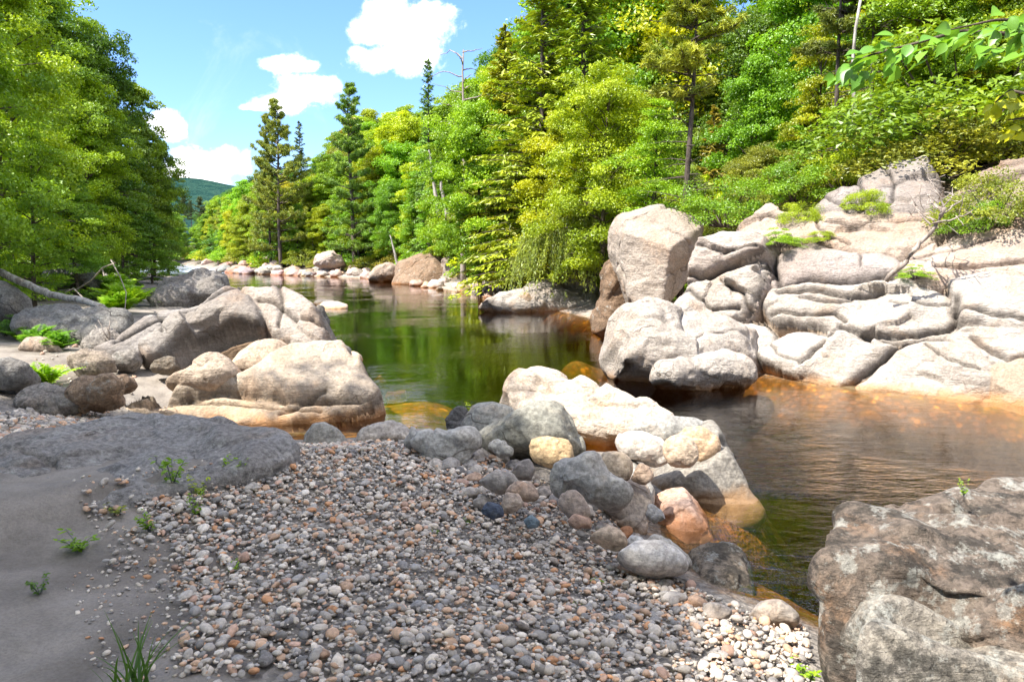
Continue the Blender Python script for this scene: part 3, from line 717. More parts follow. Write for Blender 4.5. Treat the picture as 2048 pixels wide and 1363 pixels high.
def outline_block(label, outline, Y, dep, fronts, col, mat=None, seed=1, name='boulder', cat='boulder', group=None, taper=.12, parent=None, sharp=16, **kw):
    """angular boulder: flat side faces through the outline's edges, broken front faces (px, py, nearer by, nx, nz)"""
    Q = [at_y(px, py, Y) for px, py in outline]; mid = np.mean(Q, 0); cen = mid + np.array([0, dep * .35, 0]); pls = []
    for i in range(len(Q)):
        a, b = Q[i], Q[(i + 1) % len(Q)]; inw = mid - (a + b) / 2; inw /= np.linalg.norm(inw)
        pls.append((a, b, a + np.array([0, 1.0, 0]) - inw * taper))
    for (px, py, nearer, nx_, nz_) in fronts:
        c = at_y(px, py, Y - nearer); n = np.array([nx_, -1.0, nz_]); n /= np.linalg.norm(n); u = np.cross(n, [0, 0, 1.0]); pls.append((c, c + u, c + np.cross(n, u)))
    c = mid + np.array([0, dep, 0]); pls.append((c, c + [1, 0, 0], c + [0, 0, 1]))
    size = math.sqrt(np.ptp([q[0] for q in Q]) * np.ptp([q[2] for q in Q]))
    k = dict(nf=8, facet=.35, crack=.4, rough=.6, strata=0.25 * min(size, 1), chip=.6); k.update(kw)
    me, org = block_mesh(name, cen, pls, mat or M_smooth, seed, sharp=sharp, big=size * 2.5, size=size, **k)
    o = link(name, me, loc=org, col=col)
    return tag(o, label, cat, group)
def cf_pt(px, py, lift=0.0):
    d = ray(px, py); O_ = CB + CF[2] * lift; return CAMP + d * (((O_ - CAMP) @ CF[2]) / (d @ CF[2]))
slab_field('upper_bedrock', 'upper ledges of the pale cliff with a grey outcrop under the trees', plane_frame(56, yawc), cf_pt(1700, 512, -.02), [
    ([(1462, 470), (1530, 424), (1610, 410), (1700, 425), (1800, 412), (1880, 405), (1905, 455), (1850, 492), (1790, 512), (1700, 505), (1610, 485), (1530, 488)], (0.46, 0.38, 0.32), .0, .12), ([(1612, 432), (1640, 398), (1700, 384), (1712, 365), (1762, 348), (1800, 332), (1855, 328), (1880, 350), (1885, 420), (1830, 432), (1720, 440)], (0.34, 0.31, 0.295), .10, .12), ([(1880, 470), (1900, 400), (1990, 340), (2120, 330), (2130, 470), (2000, 472)], (0.33, 0.27, 0.225), .10, .15)],
    [([(1640, 398), (1690, 430), (1700, 440)], .07, .03), ([(1712, 365), (1730, 400), (1725, 430)], .08, .035), ([(1762, 338), (1790, 380), (1780, 420)], .06, .03), ([(1500, 445), (1600, 450), (1700, 462), (1800, 445), (1870, 430)], .07, .04), ([(1960, 400), (2000, 430), (2090, 440)], .1, .05), ([(1620, 430), (1640, 470), (1700, 490)], .06, .03)], 61, strata=1.0, rough=1.1, cat='bedrock')
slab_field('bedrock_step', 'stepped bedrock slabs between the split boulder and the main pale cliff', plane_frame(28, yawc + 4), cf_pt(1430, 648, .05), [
    ([(1372, 560), (1395, 490), (1440, 468), (1502, 458), (1538, 470), (1530, 505), (1475, 525), (1425, 550), (1385, 566)], (0.46, 0.405, 0.37), .16, .10), ([(1330, 625), (1372, 560), (1405, 548), (1470, 530), (1530, 520), (1525, 580), (1500, 625), (1475, 645), (1420, 652), (1360, 645)], PALE, .04, .12)],
    [([(1340, 592), (1380, 580), (1420, 620), (1480, 617)], .08, .04), ([(1374, 556), (1420, 552), (1470, 530), (1535, 522)], .14, .05), ([(1440, 560), (1490, 590), (1500, 620)], .06, .03), ([(1400, 500), (1450, 510), (1520, 500)], .05, .03)], 63, strata=.8)
# tall split boulder
outline_block('tall tapering split boulder with a darker cap left of the pale cliff', [(1242, 464), (1262, 438), (1302, 428), (1352, 424), (1398, 438), (1412, 465), (1396, 515), (1364, 568), (1336, 645), (1290, 655), (1266, 600), (1248, 540)], 17.3, 1.7,
              [(1335, 480, .50, -.1, 1.7), (1305, 555, .50, -.75, .0), (1350, 535, .50, .95, -.25)], (0.43, 0.375, 0.325), M_pale, 31, 'split_boulder', sharp=40, taper=.05, strata=.3, facet=.3, crack=.6)
rock('dark brown cracked rock under the weeping bush at the water', [(1192, 665), (1200, 560), (1215, 520), (1250, 505), (1275, 560), (1300, 625), (1275, 660), (1225, 672)], (1230, 668, 0.0), (0.24, 0.165, 0.11), M_grey, lean=12, yaw=25, T=0.5, B=0.6, e=0.75, seed=33, nf=12, facet=0.9, crack=1.0)
rock('big white water-smoothed boulder with a scooped hollow, standing in the river', [(1224, 735), (1232, 668), (1268, 626), (1302, 612), (1362, 622), (1432, 648), (1492, 680), (1512, 725), (1500, 765), (1420, 778), (1350, 770), (1270, 765)], (1380, 757, 0.0), PALE, M_pale, lean=38, yaw=30, T=0.6, B=0.9, e=0.62, seed=34, nf=8, facet=0.7, crack=0.6, segs=170, rf=50)
rock('low warm white rock at the foot of the scooped white boulder', [(1300, 762), (1340, 735), (1395, 716), (1445, 712), (1492, 740), (1492, 772), (1400, 778), (1340, 776)], (1400, 765, 0.0), PALE, M_pale, lean=35, yaw=20, T=0.35, B=0.4, seed=35, nf=6, off=0.42)
rock('long pale shore slab under the weeping bush', [(960, 606), (1000, 590), (1060, 575), (1110, 558), (1160, 556), (1200, 575), (1215, 625), (1130, 628), (1040, 622)], (1080, 622, 0.0), PALE, M_pale, lean=50, yaw=25, T=0.4, B=0.6, seed=36, nf=7)
rock('tan block in front of the pale shore slab', [(1012, 612), (1020, 592), (1045, 585), (1068, 598), (1065, 622), (1020, 626)], (1040, 622, 0.0), TAN, M_smooth, lean=15, T=0.4, B=0.4, seed=37, segs=70, rf=20)

# --- left spit
BD = (0.54, 0.46, 0.375)
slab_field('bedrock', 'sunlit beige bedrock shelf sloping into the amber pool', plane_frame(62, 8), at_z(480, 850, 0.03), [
    ([(455, 775), (500, 742), (560, 705), (620, 688), (690, 690), (720, 722), (745, 756), (768, 788), (742, 812), (660, 800), (560, 795), (490, 790)], BD, .16, .14),
    ([(330, 795), (350, 765), (400, 740), (440, 725), (478, 740), (480, 785), (420, 792)], (0.52, 0.45, 0.37), .15, .15),
    ([(240, 818), (280, 795), (340, 782), (420, 785), (500, 786), (600, 792), (700, 806), (752, 806), (720, 822), (640, 838), (480, 856), (360, 850)], (0.54, 0.43, 0.32), -.03, .10)],
    [([(330, 790), (420, 800), (520, 812), (640, 822)], .05, .03), ([(560, 830), (620, 800), (650, 790)], .05, .03)], 41, step=.016, strata=.6, rough=.75, depth=3.4)
rock('smooth pale boulder perched on the sunlit beige bedrock', [(462, 742), (478, 715), (512, 692), (548, 684), (582, 694), (590, 718), (565, 745), (505, 756)], (520, 752, 0.44), (0.50, 0.41, 0.33), M_smooth, lean=35, T=0.28, B=0.28, e=0.85, seed=42, nf=4, facet=0.3, crack=0.0, rough=0.5)
rock('rounded beige hump left of the perched pale boulder', [(340, 775), (392, 738), (432, 716), (462, 730), (480, 762), (420, 790)], (410, 780, 0.35), (0.50, 0.41, 0.33), M_pale, lean=40, T=0.3, B=0.4, seed=43, nf=5, facet=0.4, rough=0.6)
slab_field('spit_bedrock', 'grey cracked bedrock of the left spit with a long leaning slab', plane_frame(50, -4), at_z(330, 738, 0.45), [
    ([(278, 712), (325, 672), (400, 628), (458, 606), (508, 600), (532, 632), (525, 662), (470, 660), (420, 672), (380, 692), (340, 722), (300, 738)], (0.33, 0.305, 0.285), .26, .10), ([(175, 712), (230, 665), (290, 622), (350, 612), (400, 600), (440, 566), (480, 562), (505, 600), (470, 625), (400, 640), (330, 690), (260, 722)], (0.33, 0.31, 0.30), .02, .14), ([(480, 580), (520, 570), (570, 572), (605, 590), (640, 622), (655, 665), (648, 695), (600, 700), (545, 672), (520, 640), (495, 610)], (0.46, 0.41, 0.37), .10, .13), ([(352, 748), (400, 712), (450, 690), (520, 668), (590, 676), (610, 694), (560, 702), (500, 708), (430, 728), (380, 752)], (0.25, 0.175, 0.115), -.06, .10)],
    [([(230, 690), (300, 650), (380, 630), (440, 600)], .07, .03), ([(400, 640), (420, 600), (470, 575)], .06, .03), ([(300, 620), (330, 650), (340, 690)], .05, .025), ([(520, 610), (560, 620), (600, 650), (640, 655)], .08, .03), ([(560, 575), (570, 620), (560, 660)], .06, .03), ([(380, 740), (460, 705), (540, 690)], .06, .03), ([(400, 728), (470, 695), (580, 682)], .05, .02)], 71, step=.02, strata=.7, rough=1.0, depth=3.4)
rock('dark wet rock edge at the tip of the left spit', [(628, 640), (640, 612), (654, 640), (656, 690), (642, 702), (630, 680)], (642, 695, 0.0), DGREY, M_grey, lean=10, T=0.3, B=0.3, seed=48, segs=60, rf=18)
rock('rust stained foot of the white tipped spit rock', [(520, 662), (560, 650), (615, 672), (655, 690), (640, 706), (580, 700)], (600, 700, 0.0), (0.36, 0.21, 0.11), M_grey, lean=5, T=0.45, B=0.3, seed=49, segs=80, rf=20, nf=7)
rock('small pale stones ridge at the back of the sunlit bedrock', [(590, 700), (620, 682), (665, 682), (700, 700), (690, 725), (630, 730)], (640, 725, 0.35), PALE, M_pale, lean=40, T=0.25, B=0.3, seed=51, segs=80, rf=22, nf=7)
rock('low bedrock shelf ending the spit upstream, weathered grey', [(290, 600), (330, 575), (400, 556), (450, 560), (440, 590), (380, 606), (320, 616)], (360, 608, 0.7), (0.26, 0.25, 0.245), M_grey, 'bedrock_shelf', 'rock', lean=65, T=0.3, B=0.4, seed=52, nf=9, facet=0.9)
rock('flat rock nearly awash just off the spit tip', [(640, 612), (652, 604), (690, 608), (692, 616), (650, 620)], (668, 615, 0.02), PALE, M_smooth, 'flat_rock', 'rock', lean=75, T=0.08, B=0.1, seed=53, segs=60, rf=14)
rock('dark flat rock behind the awash rock off the spit tip', [(628, 606), (640, 602), (668, 604), (670, 609), (640, 612)], (650, 608, 0.03), DGREY, M_smooth, 'flat_rock', 'rock', lean=70, T=0.1, B=0.1, seed=54, segs=50, rf=12)
rock('small pale rock by the waterline right of the sunlit bedrock', [(690, 715), (705, 708), (722, 715), (718, 728), (695, 728)], (705, 727, 0.0), (0.6, 0.47, 0.36), M_smooth, lean=50, T=0.14, B=0.15, seed=55, segs=50, rf=14)

# --- left bank
rock('large shaded lichen-grey boulder below the left trees', [(98, 585), (108, 552), (140, 540), (170, 542), (195, 560), (202, 585), (150, 592)], (150, 590, 0.85), (0.21, 0.21, 0.21), M_grey, lean=30, T=0.7, B=0.7, seed=61, nf=8, segs=90, rf=26)
rock('round grey boulder cut by the left frame edge', [(-60, 640), (-58, 590), (-20, 572), (20, 574), (46, 596), (48, 622), (30, 640)], (0, 638, 0.80), (0.30, 0.30, 0.30), M_grey, lean=25, T=0.4, B=0.5, e=0.85, seed=62, nf=4, facet=0.3)
rock('low grey slab under the fallen log', [(30, 655), (70, 625), (140, 618), (200, 620), (248, 638), (240, 668), (180, 682), (120, 668), (60, 668)], (140, 680, 0.68), (0.24, 0.24, 0.235), M_grey, 'flat_rock', 'rock', lean=66, T=0.12, B=0.4, seed=63, nf=7, facet=0.6)
rock('tan rock beside the ferns on the left bank', [(45, 705), (60, 684), (100, 680), (124, 696), (122, 710), (80, 712)], (85, 710, 0.6), (0.36, 0.30, 0.25), M_smooth, lean=40, T=0.2, B=0.2, seed=64, segs=60, rf=16)
rock('grey boulder behind the fern tuft at the left frame edge', [(-40, 775), (-35, 740), (0, 728), (45, 728), (70, 745), (60, 772), (10, 785)], (20, 780, 0.52), (0.26, 0.26, 0.26), M_grey, lean=35, T=0.25, B=0.3, seed=65, segs=80, rf=20)
rock('rusty tan block beside the sand patch on the left', [(140, 805), (150, 775), (175, 757), (215, 755), (243, 780), (240, 806), (200, 812)], (190, 810, 0.42), (0.36, 0.26, 0.18), M_grey, lean=25, T=0.25, B=0.25, seed=66, segs=80, rf=20, nf=7, facet=0.8)
rock('flat pale slab beside the fern tuft', [(30, 815), (50, 785), (95, 775), (140, 790), (165, 808), (140, 818), (80, 822)], (100, 820, 0.40), (0.36, 0.33, 0.30), M_grey, 'flat_rock', 'rock', lean=68, T=0.12, B=0.15, seed=67, segs=80, rf=20)
rock('small brown stone right of the rusty tan block', [(222, 775), (235, 755), (258, 750), (268, 768), (255, 782), (235, 784)], (245, 782, 0.42), (0.27, 0.20, 0.15), M_grey, lean=25, T=0.14, B=0.14, seed=68, segs=50, rf=14)
rock('small grey boulders below the leaning slab, left one', [(224, 730), (240, 708), (275, 705), (282, 725), (260, 738)], (250, 736, 0.5), (0.32, 0.30, 0.28), M_grey, lean=35, T=0.16, B=0.16, seed=69, segs=50, rf=14)
rock('grey rock wedged under the foot of the leaning slab', [(300, 742), (318, 722), (350, 718), (358, 735), (340, 748)], (330, 746, 0.45), (0.22, 0.20, 0.17), M_grey, lean=25, T=0.16, B=0.16, seed=70, segs=50, rf=14)
rock('pale grey rock beside the driftwood snag', [(168, 700), (190, 672), (225, 660), (245, 680), (225, 706), (190, 712)], (200, 710, 0.58), (0.34, 0.32, 0.30), M_grey, lean=45, T=0.2, B=0.2, seed=71, segs=60, rf=16)
rock('tan stone in the sand right of the driftwood snag', [(140, 728), (175, 712), (215, 712), (232, 730), (200, 745), (160, 745)], (190, 743, 0.52), (0.38, 0.33, 0.28), M_grey, lean=55, T=0.18, B=0.18, seed=72, segs=60, rf=16)
rock('broad flat grey ledge lying in shade beside the gravel', [(-60, 935), (-10, 900), (60, 876), (150, 858), (220, 842), (290, 834), (345, 840), (380, 842), (430, 848), (470, 852), (520, 868), (560, 892), (588, 910), (560, 930), (480, 955), (380, 990), (300, 1015), (200, 1040), (100, 1052), (0, 1075), (-60, 1085)], (250, 1020, 0.50), (0.33, 0.32, 0.315), M_grey, 'flat_ledge', 'rock ledge', lean=83, yaw=0, T=0.06, B=0.4, e=0.35, peak=(330, 890), seed=73, nf=16, facet=0.4, crack=0.5, strata=0.35, segs=260, rf=80, rough=0.6)
# --- foreground boulder: an angular block bounded by real fracture planes
t0 = empty('foreground_boulder', (2.3, 3.6, 0.1))
tag(t0, 'huge lichen-spotted angular boulder cut off by the bottom right corner', 'boulder')
pA, pB, pC = at_y(1692, 1034, 4.0), at_y(2090, 958, 4.35), at_y(1770, 1128, 3.42)
pD, pE, pF = at_y(1640, 1085, 3.62), at_y(1612, 1363, 3.02), at_y(1980, 1080, 3.30)
fl = np.array([0, 0, 1.0])
for nm, cen, pls, colr, kw in (
    ('boulder_body', (2.45, 3.75, 0.45), [(pA, pB, pC), (pA, pD, pE), (pD, pC, pE - [0, .05, 0]), (at_y(1770, 1128, 3.42), pF, at_y(1950, 1330, 3.12)), (pA + [0, .12, 0], pB + [0, .12, 0], pA + [-.1, .25, -.6]), ((4.2, 3, 0), (4.2, 4, 0), (4.4, 3, 1)), ((0, 0, -.3), (1, 0, -.3), (0, 1, -.3)),
        (at_y(1665, 1052, 3.72), at_y(1700, 1090, 3.50), at_y(1650, 1150, 3.45))], (0.25, 0.21, 0.18), dict(seed=81, nf=14, facet=0.6, crack=0.0, strata=0.2, rough=0.45, chip=1.4)),
    ('lower_ledge', (2.45, 3.35, 0.1), [(at_y(1750, 1254, 3.12), at_y(2060, 1318, 3.05), at_y(1900, 1238, 3.40)), (at_y(1742, 1258, 3.1), at_y(1722, 1363, 2.95), at_y(1790, 1258, 3.5)), (at_y(1745, 1290, 3.02), at_y(2060, 1345, 2.9), at_y(1900, 1500, 2.75)), ((3.6, 3, 0), (3.6, 4, 0), (3.7, 3, 1)), ((0, 3.9, 0), (1, 3.9, 0), (0, 3.9, 1)), ((0, 0, -.3), (1, 0, -.3), (0, 1, -.3))],
        (0.44, 0.42, 0.38), dict(seed=82, nf=10, facet=0.4, crack=0.0, strata=0.15, rough=0.4, size=1.0, chip=1.4))):
    me, org = block_mesh(nm, cen, pls, M_dark, **kw)
    link(nm, me, t0, org - np.array(t0.location), colr)

# --- boulders heaped at the end of the gravel bar
def bar(label, ol, z=0.3, col=GREY, **kw):
    bx, by = max(ol, key=lambda p: p[1]); bx = sum(p[0] for p in ol) / len(ol)
    w = (max(p[0] for p in ol) - min(p[0] for p in ol)) / FPX * at_z(bx, by, z)[1]
    k = dict(lean=28, T=w * 0.30, B=w * 0.42, e=0.8, segs=90, rf=28, rb=12, nf=5, facet=0.4, crack=0.15, rough=0.55); k.update(kw)
    col = tuple(min(v * 1.2, .6) for v in col)
    return rock(label, ol, (bx, by, z), col, k.pop('mat', M_smooth), k.pop('name', 'boulder'), 'boulder', 'boulders at the end of the gravel bar', **k)
bar('upright rounded grey boulder alone between pool and gravel', [(606, 905), (612, 868), (628, 848), (650, 844), (676, 858), (688, 880), (682, 902), (655, 916), (622, 916)], .22, (0.34, 0.34, 0.32), seed=101, lean=12, e=0.75)
bar('low rounded pale boulder right of the upright grey one', [(712, 885), (720, 860), (750, 846), (800, 841), (822, 856), (822, 880), (770, 896), (730, 900)], .26, (0.44, 0.41, 0.38), seed=102)
bar('grey double-humped boulder half buried in pebbles', [(815, 885), (830, 868), (870, 864), (905, 868), (940, 870), (955, 900), (945, 932), (900, 936), (860, 920)], .32, (0.34, 0.33, 0.31), seed=103, nf=7, facet=0.9)
bar('small dark rock at the water behind the double-humped boulder', [(888, 840), (905, 818), (930, 814), (942, 835), (935, 865), (905, 868)], .05, (0.12, 0.115, 0.11), seed=104, mat=M_grey)
bar('shaded grey-green boulder with a pointed shoulder, left half of the pair', [(922, 862), (930, 830), (955, 810), (985, 806), (1024, 818), (1035, 850), (1020, 895), (950, 890)], .12, (0.25, 0.25, 0.23), seed=105, nf=6)
bar('largest shaded grey-green boulder in the middle of the heap', [(940, 890), (985, 850), (1030, 828), (1075, 808), (1110, 804), (1140, 822), (1155, 855), (1170, 908), (1120, 925), (1040, 925), (970, 915)], .2, (0.235, 0.235, 0.205), seed=106, nf=7, segs=130, rf=40, facet=0.5, T=0.5)
rock('big sunlit white boulder with two lobes behind the heap', [(1022, 800), (1040, 770), (1080, 762), (1130, 766), (1190, 790), (1250, 805), (1310, 832), (1358, 860), (1345, 885), (1260, 895), (1190, 892), (1120, 870), (1060, 850), (1030, 835)], (1200, 890, 0.0), (0.62, 0.54, 0.46), M_pale, lean=56, yaw=-14, T=0.26, B=0.6, e=0.5, seed=107, nf=6, facet=0.9, crack=0.6, segs=180, rf=50, group='boulders at the end of the gravel bar')
bar('rounded orange boulder in front of the big shaded boulder', [(1060, 905), (1066, 880), (1095, 873), (1135, 880), (1143, 898), (1138, 922), (1105, 934), (1075, 926)], .38, (0.56, 0.37, 0.22), seed=108, lean=18)
bar('small smooth grey stone left of the orange boulder', [(978, 895), (985, 882), (1005, 882), (1026, 898), (1024, 912), (1000, 912)], .4, (0.36, 0.36, 0.34), seed=109)
bar('whitish speckled boulder on the right of the heap', [(1236, 885), (1245, 868), (1290, 868), (1318, 885), (1334, 912), (1310, 924), (1270, 918), (1245, 905)], .36, (0.50, 0.47, 0.44), seed=110)
bar('tall tan boulder leaning between the whitish and brown ones', [(1328, 905), (1335, 878), (1360, 868), (1385, 880), (1396, 905), (1385, 930), (1355, 936), (1335, 925)], .36, (0.44, 0.35, 0.27), seed=111, lean=15)
bar('brown rounded boulder at the right end of the heap', [(1352, 880), (1372, 858), (1400, 850), (1432, 868), (1440, 895), (1425, 918), (1395, 922)], .28, (0.42, 0.30, 0.20), seed=112, lean=20)
bar('flat grey slab lying behind the whitish boulder', [(1250, 880), (1270, 856), (1330, 850), (1400, 856), (1430, 872), (1400, 895), (1320, 900)], .2, (0.27, 0.27, 0.26), seed=113, lean=50, name='flat_rock')
outline_block('large triangular grey boulder at the water on the right', [(1303, 990), (1318, 955), (1372, 932), (1424, 905), (1452, 888), (1474, 904), (1490, 945), (1524, 1012), (1480, 1040), (1320, 1040)], 6.55, .8, [(1425, 955, .16, .25, .55), (1370, 985, .18, -.5, .35), (1330, 985, .04, -1.2, .3)], (0.25, 0.235, 0.21), M_smooth, 114, group='boulders at the end of the gravel bar')
outline_block('pinkish angular boulder with pale veins in the shallow water', [(1326, 1052), (1350, 1026), (1388, 1016), (1408, 1038), (1428, 1080), (1412, 1118), (1365, 1120)], 5.75, .45, [(1370, 1045, .05, -.5, 1.0), (1390, 1075, .12, .5, .4)], (0.47, 0.34, 0.28), M_smooth, 115, group='boulders at the end of the gravel bar')
bar('beige round boulder right of the grey saddle boulder', [(1192, 930), (1205, 906), (1235, 902), (1262, 925), (1258, 955), (1225, 960), (1202, 950)], .4, (0.48, 0.40, 0.31), seed=116)
bar('broad grey saddle-shaped boulder with a white crest', [(1110, 950), (1130, 920), (1170, 908), (1200, 915), (1215, 945), (1245, 975), (1235, 998), (1190, 995), (1150, 975), (1120, 972)], .4, (0.36, 0.35, 0.33), seed=117, nf=6, facet=0.7)
bar('brownish egg-shaped stone below the saddle boulder', [(1115, 1010), (1122, 985), (1150, 980), (1172, 1000), (1180, 1030), (1168, 1045), (1140, 1035)], .4, (0.32, 0.26, 0.22), seed=118)
outline_block('brown-grey upright boulder standing at the puddle edge', [(1214, 1022), (1228, 992), (1258, 980), (1296, 994), (1304, 1020), (1286, 1066), (1248, 1064)], 5.65, .4, [(1262, 1010, .06, .3, .9), (1255, 1040, .12, -.35, .1)], (0.34, 0.29, 0.245), M_smooth, 119, group='boulders at the end of the gravel bar', sharp=11)
outline_block('grey pointed boulder behind the upright puddle-edge boulder', [(1242, 1000), (1250, 956), (1274, 950), (1306, 975), (1304, 1012), (1262, 1016)], 6.0, .4, [(1270, 970, .05, -.3, .9), (1280, 990, .1, .3, .2)], (0.36, 0.36, 0.35), M_smooth, 120, group='boulders at the end of the gravel bar', sharp=10)
bar('whitish smooth boulder at the edge of the shallows', [(1232, 1108), (1260, 1090), (1300, 1080), (1345, 1092), (1372, 1118), (1372, 1142), (1320, 1152), (1270, 1140)], .18, (0.50, 0.48, 0.46), seed=121, lean=42, facet=0.3)
bar('grey boulder tucked behind the whitish smooth one', [(1290, 1095), (1305, 1072), (1340, 1080), (1375, 1112), (1380, 1135), (1340, 1130)], .15, (0.38, 0.37, 0.35), seed=122, lean=35)
outline_block('rough brownish angular boulder by the foreground shallows', [(1396, 1188), (1418, 1152), (1458, 1142), (1502, 1160), (1520, 1205), (1500, 1240), (1420, 1232)], 4.75, .42, [(1455, 1170, .05, .0, 1.0), (1460, 1200, .13, -.2, .2)], (0.32, 0.27, 0.215), M_dark, 123, group='boulders at the end of the gravel bar')
bar('low pale rock between rough boulder and foreground boulder', [(1503, 1225), (1520, 1206), (1560, 1204), (1595, 1232), (1590, 1250), (1540, 1245)], .1, (0.42, 0.39, 0.36), seed=124, lean=50)
bar('dark blue-grey stone lying on the gravel', [(960, 1020), (975, 1005), (1000, 1012), (1005, 1030), (985, 1036)], .46, (0.06, 0.075, 0.11), seed=125)
bar('small flat slate-blue stone on the gravel', [(1050, 1040), (1062, 1030), (1080, 1042), (1076, 1054), (1058, 1054)], .45, (0.12, 0.16, 0.19), seed=126)
bar('dark grey stone in front of the orange boulder', [(1025, 945), (1035, 922), (1058, 918), (1070, 938), (1060, 956), (1035, 956)], .42, (0.24, 0.22, 0.21), seed=127)
bar('low dusty boulder half sunk in the pebbles', [(955, 965), (985, 945), (1025, 950), (1035, 968), (1000, 978)], .43, (0.34, 0.32, 0.30), seed=128)
bar('tan stone behind the dark blue-grey stone', [(1002, 1010), (1012, 985), (1035, 988), (1045, 1008), (1030, 1022), (1010, 1020)], .45, (0.38, 0.31, 0.26), seed=129)
bar('orange-brown mottled stone below the saddle boulder', [(1012, 985), (1030, 965), (1065, 968), (1075, 995), (1050, 1002)], .44, (0.40, 0.31, 0.25), seed=130)
bar('reddish stone near the egg-shaped stone', [(1135, 1040), (1150, 1028), (1178, 1038), (1180, 1052), (1150, 1054)], .4, (0.37, 0.25, 0.19), seed=131)
bar('flat tan stone lying in the pebbles beside the shallows', [(1180, 1075), (1210, 1055), (1245, 1065), (1258, 1085), (1225, 1088)], .32, (0.48, 0.38, 0.29), seed=132, lean=55)
bar('grey stone left of the pinkish angular boulder', [(1290, 1030), (1300, 1010), (1322, 1018), (1330, 1038), (1305, 1044)], .2, (0.34, 0.33, 0.32), seed=133)
bar('tan angular stone by the triangular boulder', [(1265, 955), (1278, 928), (1300, 932), (1308, 955), (1290, 968)], .38, (0.45, 0.34, 0.26), seed=134)
bar('white oval stone at the edge of the shallows', [(1252, 1085), (1262, 1070), (1285, 1075), (1295, 1090), (1270, 1096)], .28, (0.46, 0.46, 0.46), seed=135)

# --- far shore stones
outline_block('largest dark brown boulder on the far right shore', [(786, 572), (800, 528), (832, 514), (868, 518), (896, 545), (902, 572)], 44, 2.2, [(840, 535, .6, -.3, .8), (850, 556, 1.1, .25, .1)], (0.30, 0.215, 0.15), M_grey, 141)
outline_block('grey angular boulder right of the largest dark far boulder', [(878, 565), (888, 525), (920, 514), (940, 535), (932, 566)], 43, 1.8, [(905, 535, .4, -.4, .5), (912, 552, .7, .3, .1)], (0.30, 0.245, 0.21), M_grey, 142)
rock('pale leaning boulder left of the largest dark far boulder', [(738, 562), (748, 542), (775, 528), (795, 535), (790, 560)], (765, 560, 0.1), (0.42, 0.34, 0.28), M_grey, T=0.7, B=0.7, lean=20, seed=143, segs=70, rf=20)
rock('round beige boulder below the far bank shrubs', [(628, 532), (636, 514), (660, 507), (682, 512), (690, 528), (660, 540)], (660, 538, 0.5), (0.50, 0.42, 0.37), M_smooth, T=0.9, B=0.9, lean=15, seed=144, segs=70, rf=20)
stones_far = []
rs = random.Random(5)

def ico(sub):
    import bmesh
    bm = bmesh.new(); bmesh.ops.create_icosphere(bm, subdivisions=sub, radius=1.0)
    V = np.array([v.co[:] for v in bm.verts]); F = np.array([[v.index for v in f.verts] for f in bm.faces]); bm.free(); return V, F
ICO = {k: ico(k) for k in (1, 2, 3, 4)}
def pebble_shape(seed, sub, ang=0.5):
    r = np.random.RandomState(seed); V, F = ICO[sub]
    k = 11; n = r.normal(size=(k, 3)); n /= np.linalg.norm(n, axis=1)[:, None]; h = r.uniform(0.70, 1.05, k)
    dt = V @ n.T; q = np.where(dt > 0.05, h[None] / np.maximum(dt, 0.05), 9.0)
    m = 5 + 15 * ang
    rad = ((q ** -m).sum(1) + 1.0) ** (-1 / m)
    V = V * rad[:, None] * (1 + 0.05 * fbm(V * 1.5 + seed, 2, seed))[:, None]
    return V, F
PEB = [mk('pebble', pebble_shape(200 + i, 3, (i % 4) / 3)[0] * np.array([1, 0.78, 0.55]), [ICO[3][1]], M_smooth) for i in range(14)]
def stone_meshes():
    out = []
    for i in range(8):
        V, F = pebble_shape(300 + i, 4, 0.9); V = V * np.array([1, 0.8, 0.65])
        out.append(mk('stone', weather(V, [F], 1.3, 300 + i, 0.5, 7, 0.3, 0.8), [F], M_smooth))
    return out
STONE = stone_meshes()
pal = [((0.50, 0.42, 0.36), 'beige'), ((0.56, 0.51, 0.46), 'whitish'), ((0.42, 0.31, 0.23), 'tan'), ((0.30, 0.28, 0.265), 'grey'), ((0.48, 0.36, 0.29), 'pinkish')]
where_far = [(400, 'beside the rapids'), (470, 'below the rapids'), (560, 'ending the rapids'), (640, 'left of round beige boulder'), (740, 'right of round beige boulder'), (800, 'left of dark far boulder'), (960, 'right of dark far boulder'), (1100, 'left of long pale slab')]
spots = []
for (x0, x1, y0, y1, n_, w0, w1) in ((395, 480, 512, 528, 16, 10, 26), (440, 560, 526, 556, 34, 12, 38), (560, 740, 534, 556, 38, 12, 36), (735, 800, 550, 566, 8, 12, 28),
                                    (830, 1000, 560, 590, 30, 12, 38), (960, 1060, 575, 606, 12, 12, 30), (560, 640, 516, 536, 8, 14, 34), (285, 400, 512, 524, 12, 9, 20)):
    for _ in range(n_): spots.append((rs.uniform(x0, x1), rs.uniform(y0, y1), rs.uniform(w0, w1)))
cnt = {}
for k, (px, py, w) in enumerate(spots):
    p = on_ground(px, py)
    if p[2] < -0.35: continue
    r_ = w / FPX * p[1] * 0.5
    c, cn = pal[rs.randrange(len(pal))]
    q = link('shore_stone', STONE[k % 8], loc=(p[0], p[1], max(p[2], 0.0) + r_ * 0.15), col=tuple(v * rs.uniform(.9, 1.1) for v in c))
    q.rotation_euler = (rs.uniform(-.3, .3), rs.uniform(-.3, .3), rs.uniform(0, 6.3)); q.scale = (r_, r_, r_ * rs.uniform(.75, 1.15))
    stones_far.append((q, cn, 'large' if w > 26 else ('small' if w < 17 else 'mid-sized'), next((s_ for lim, s_ in where_far if px < lim), 'near the long pale shore slab')))
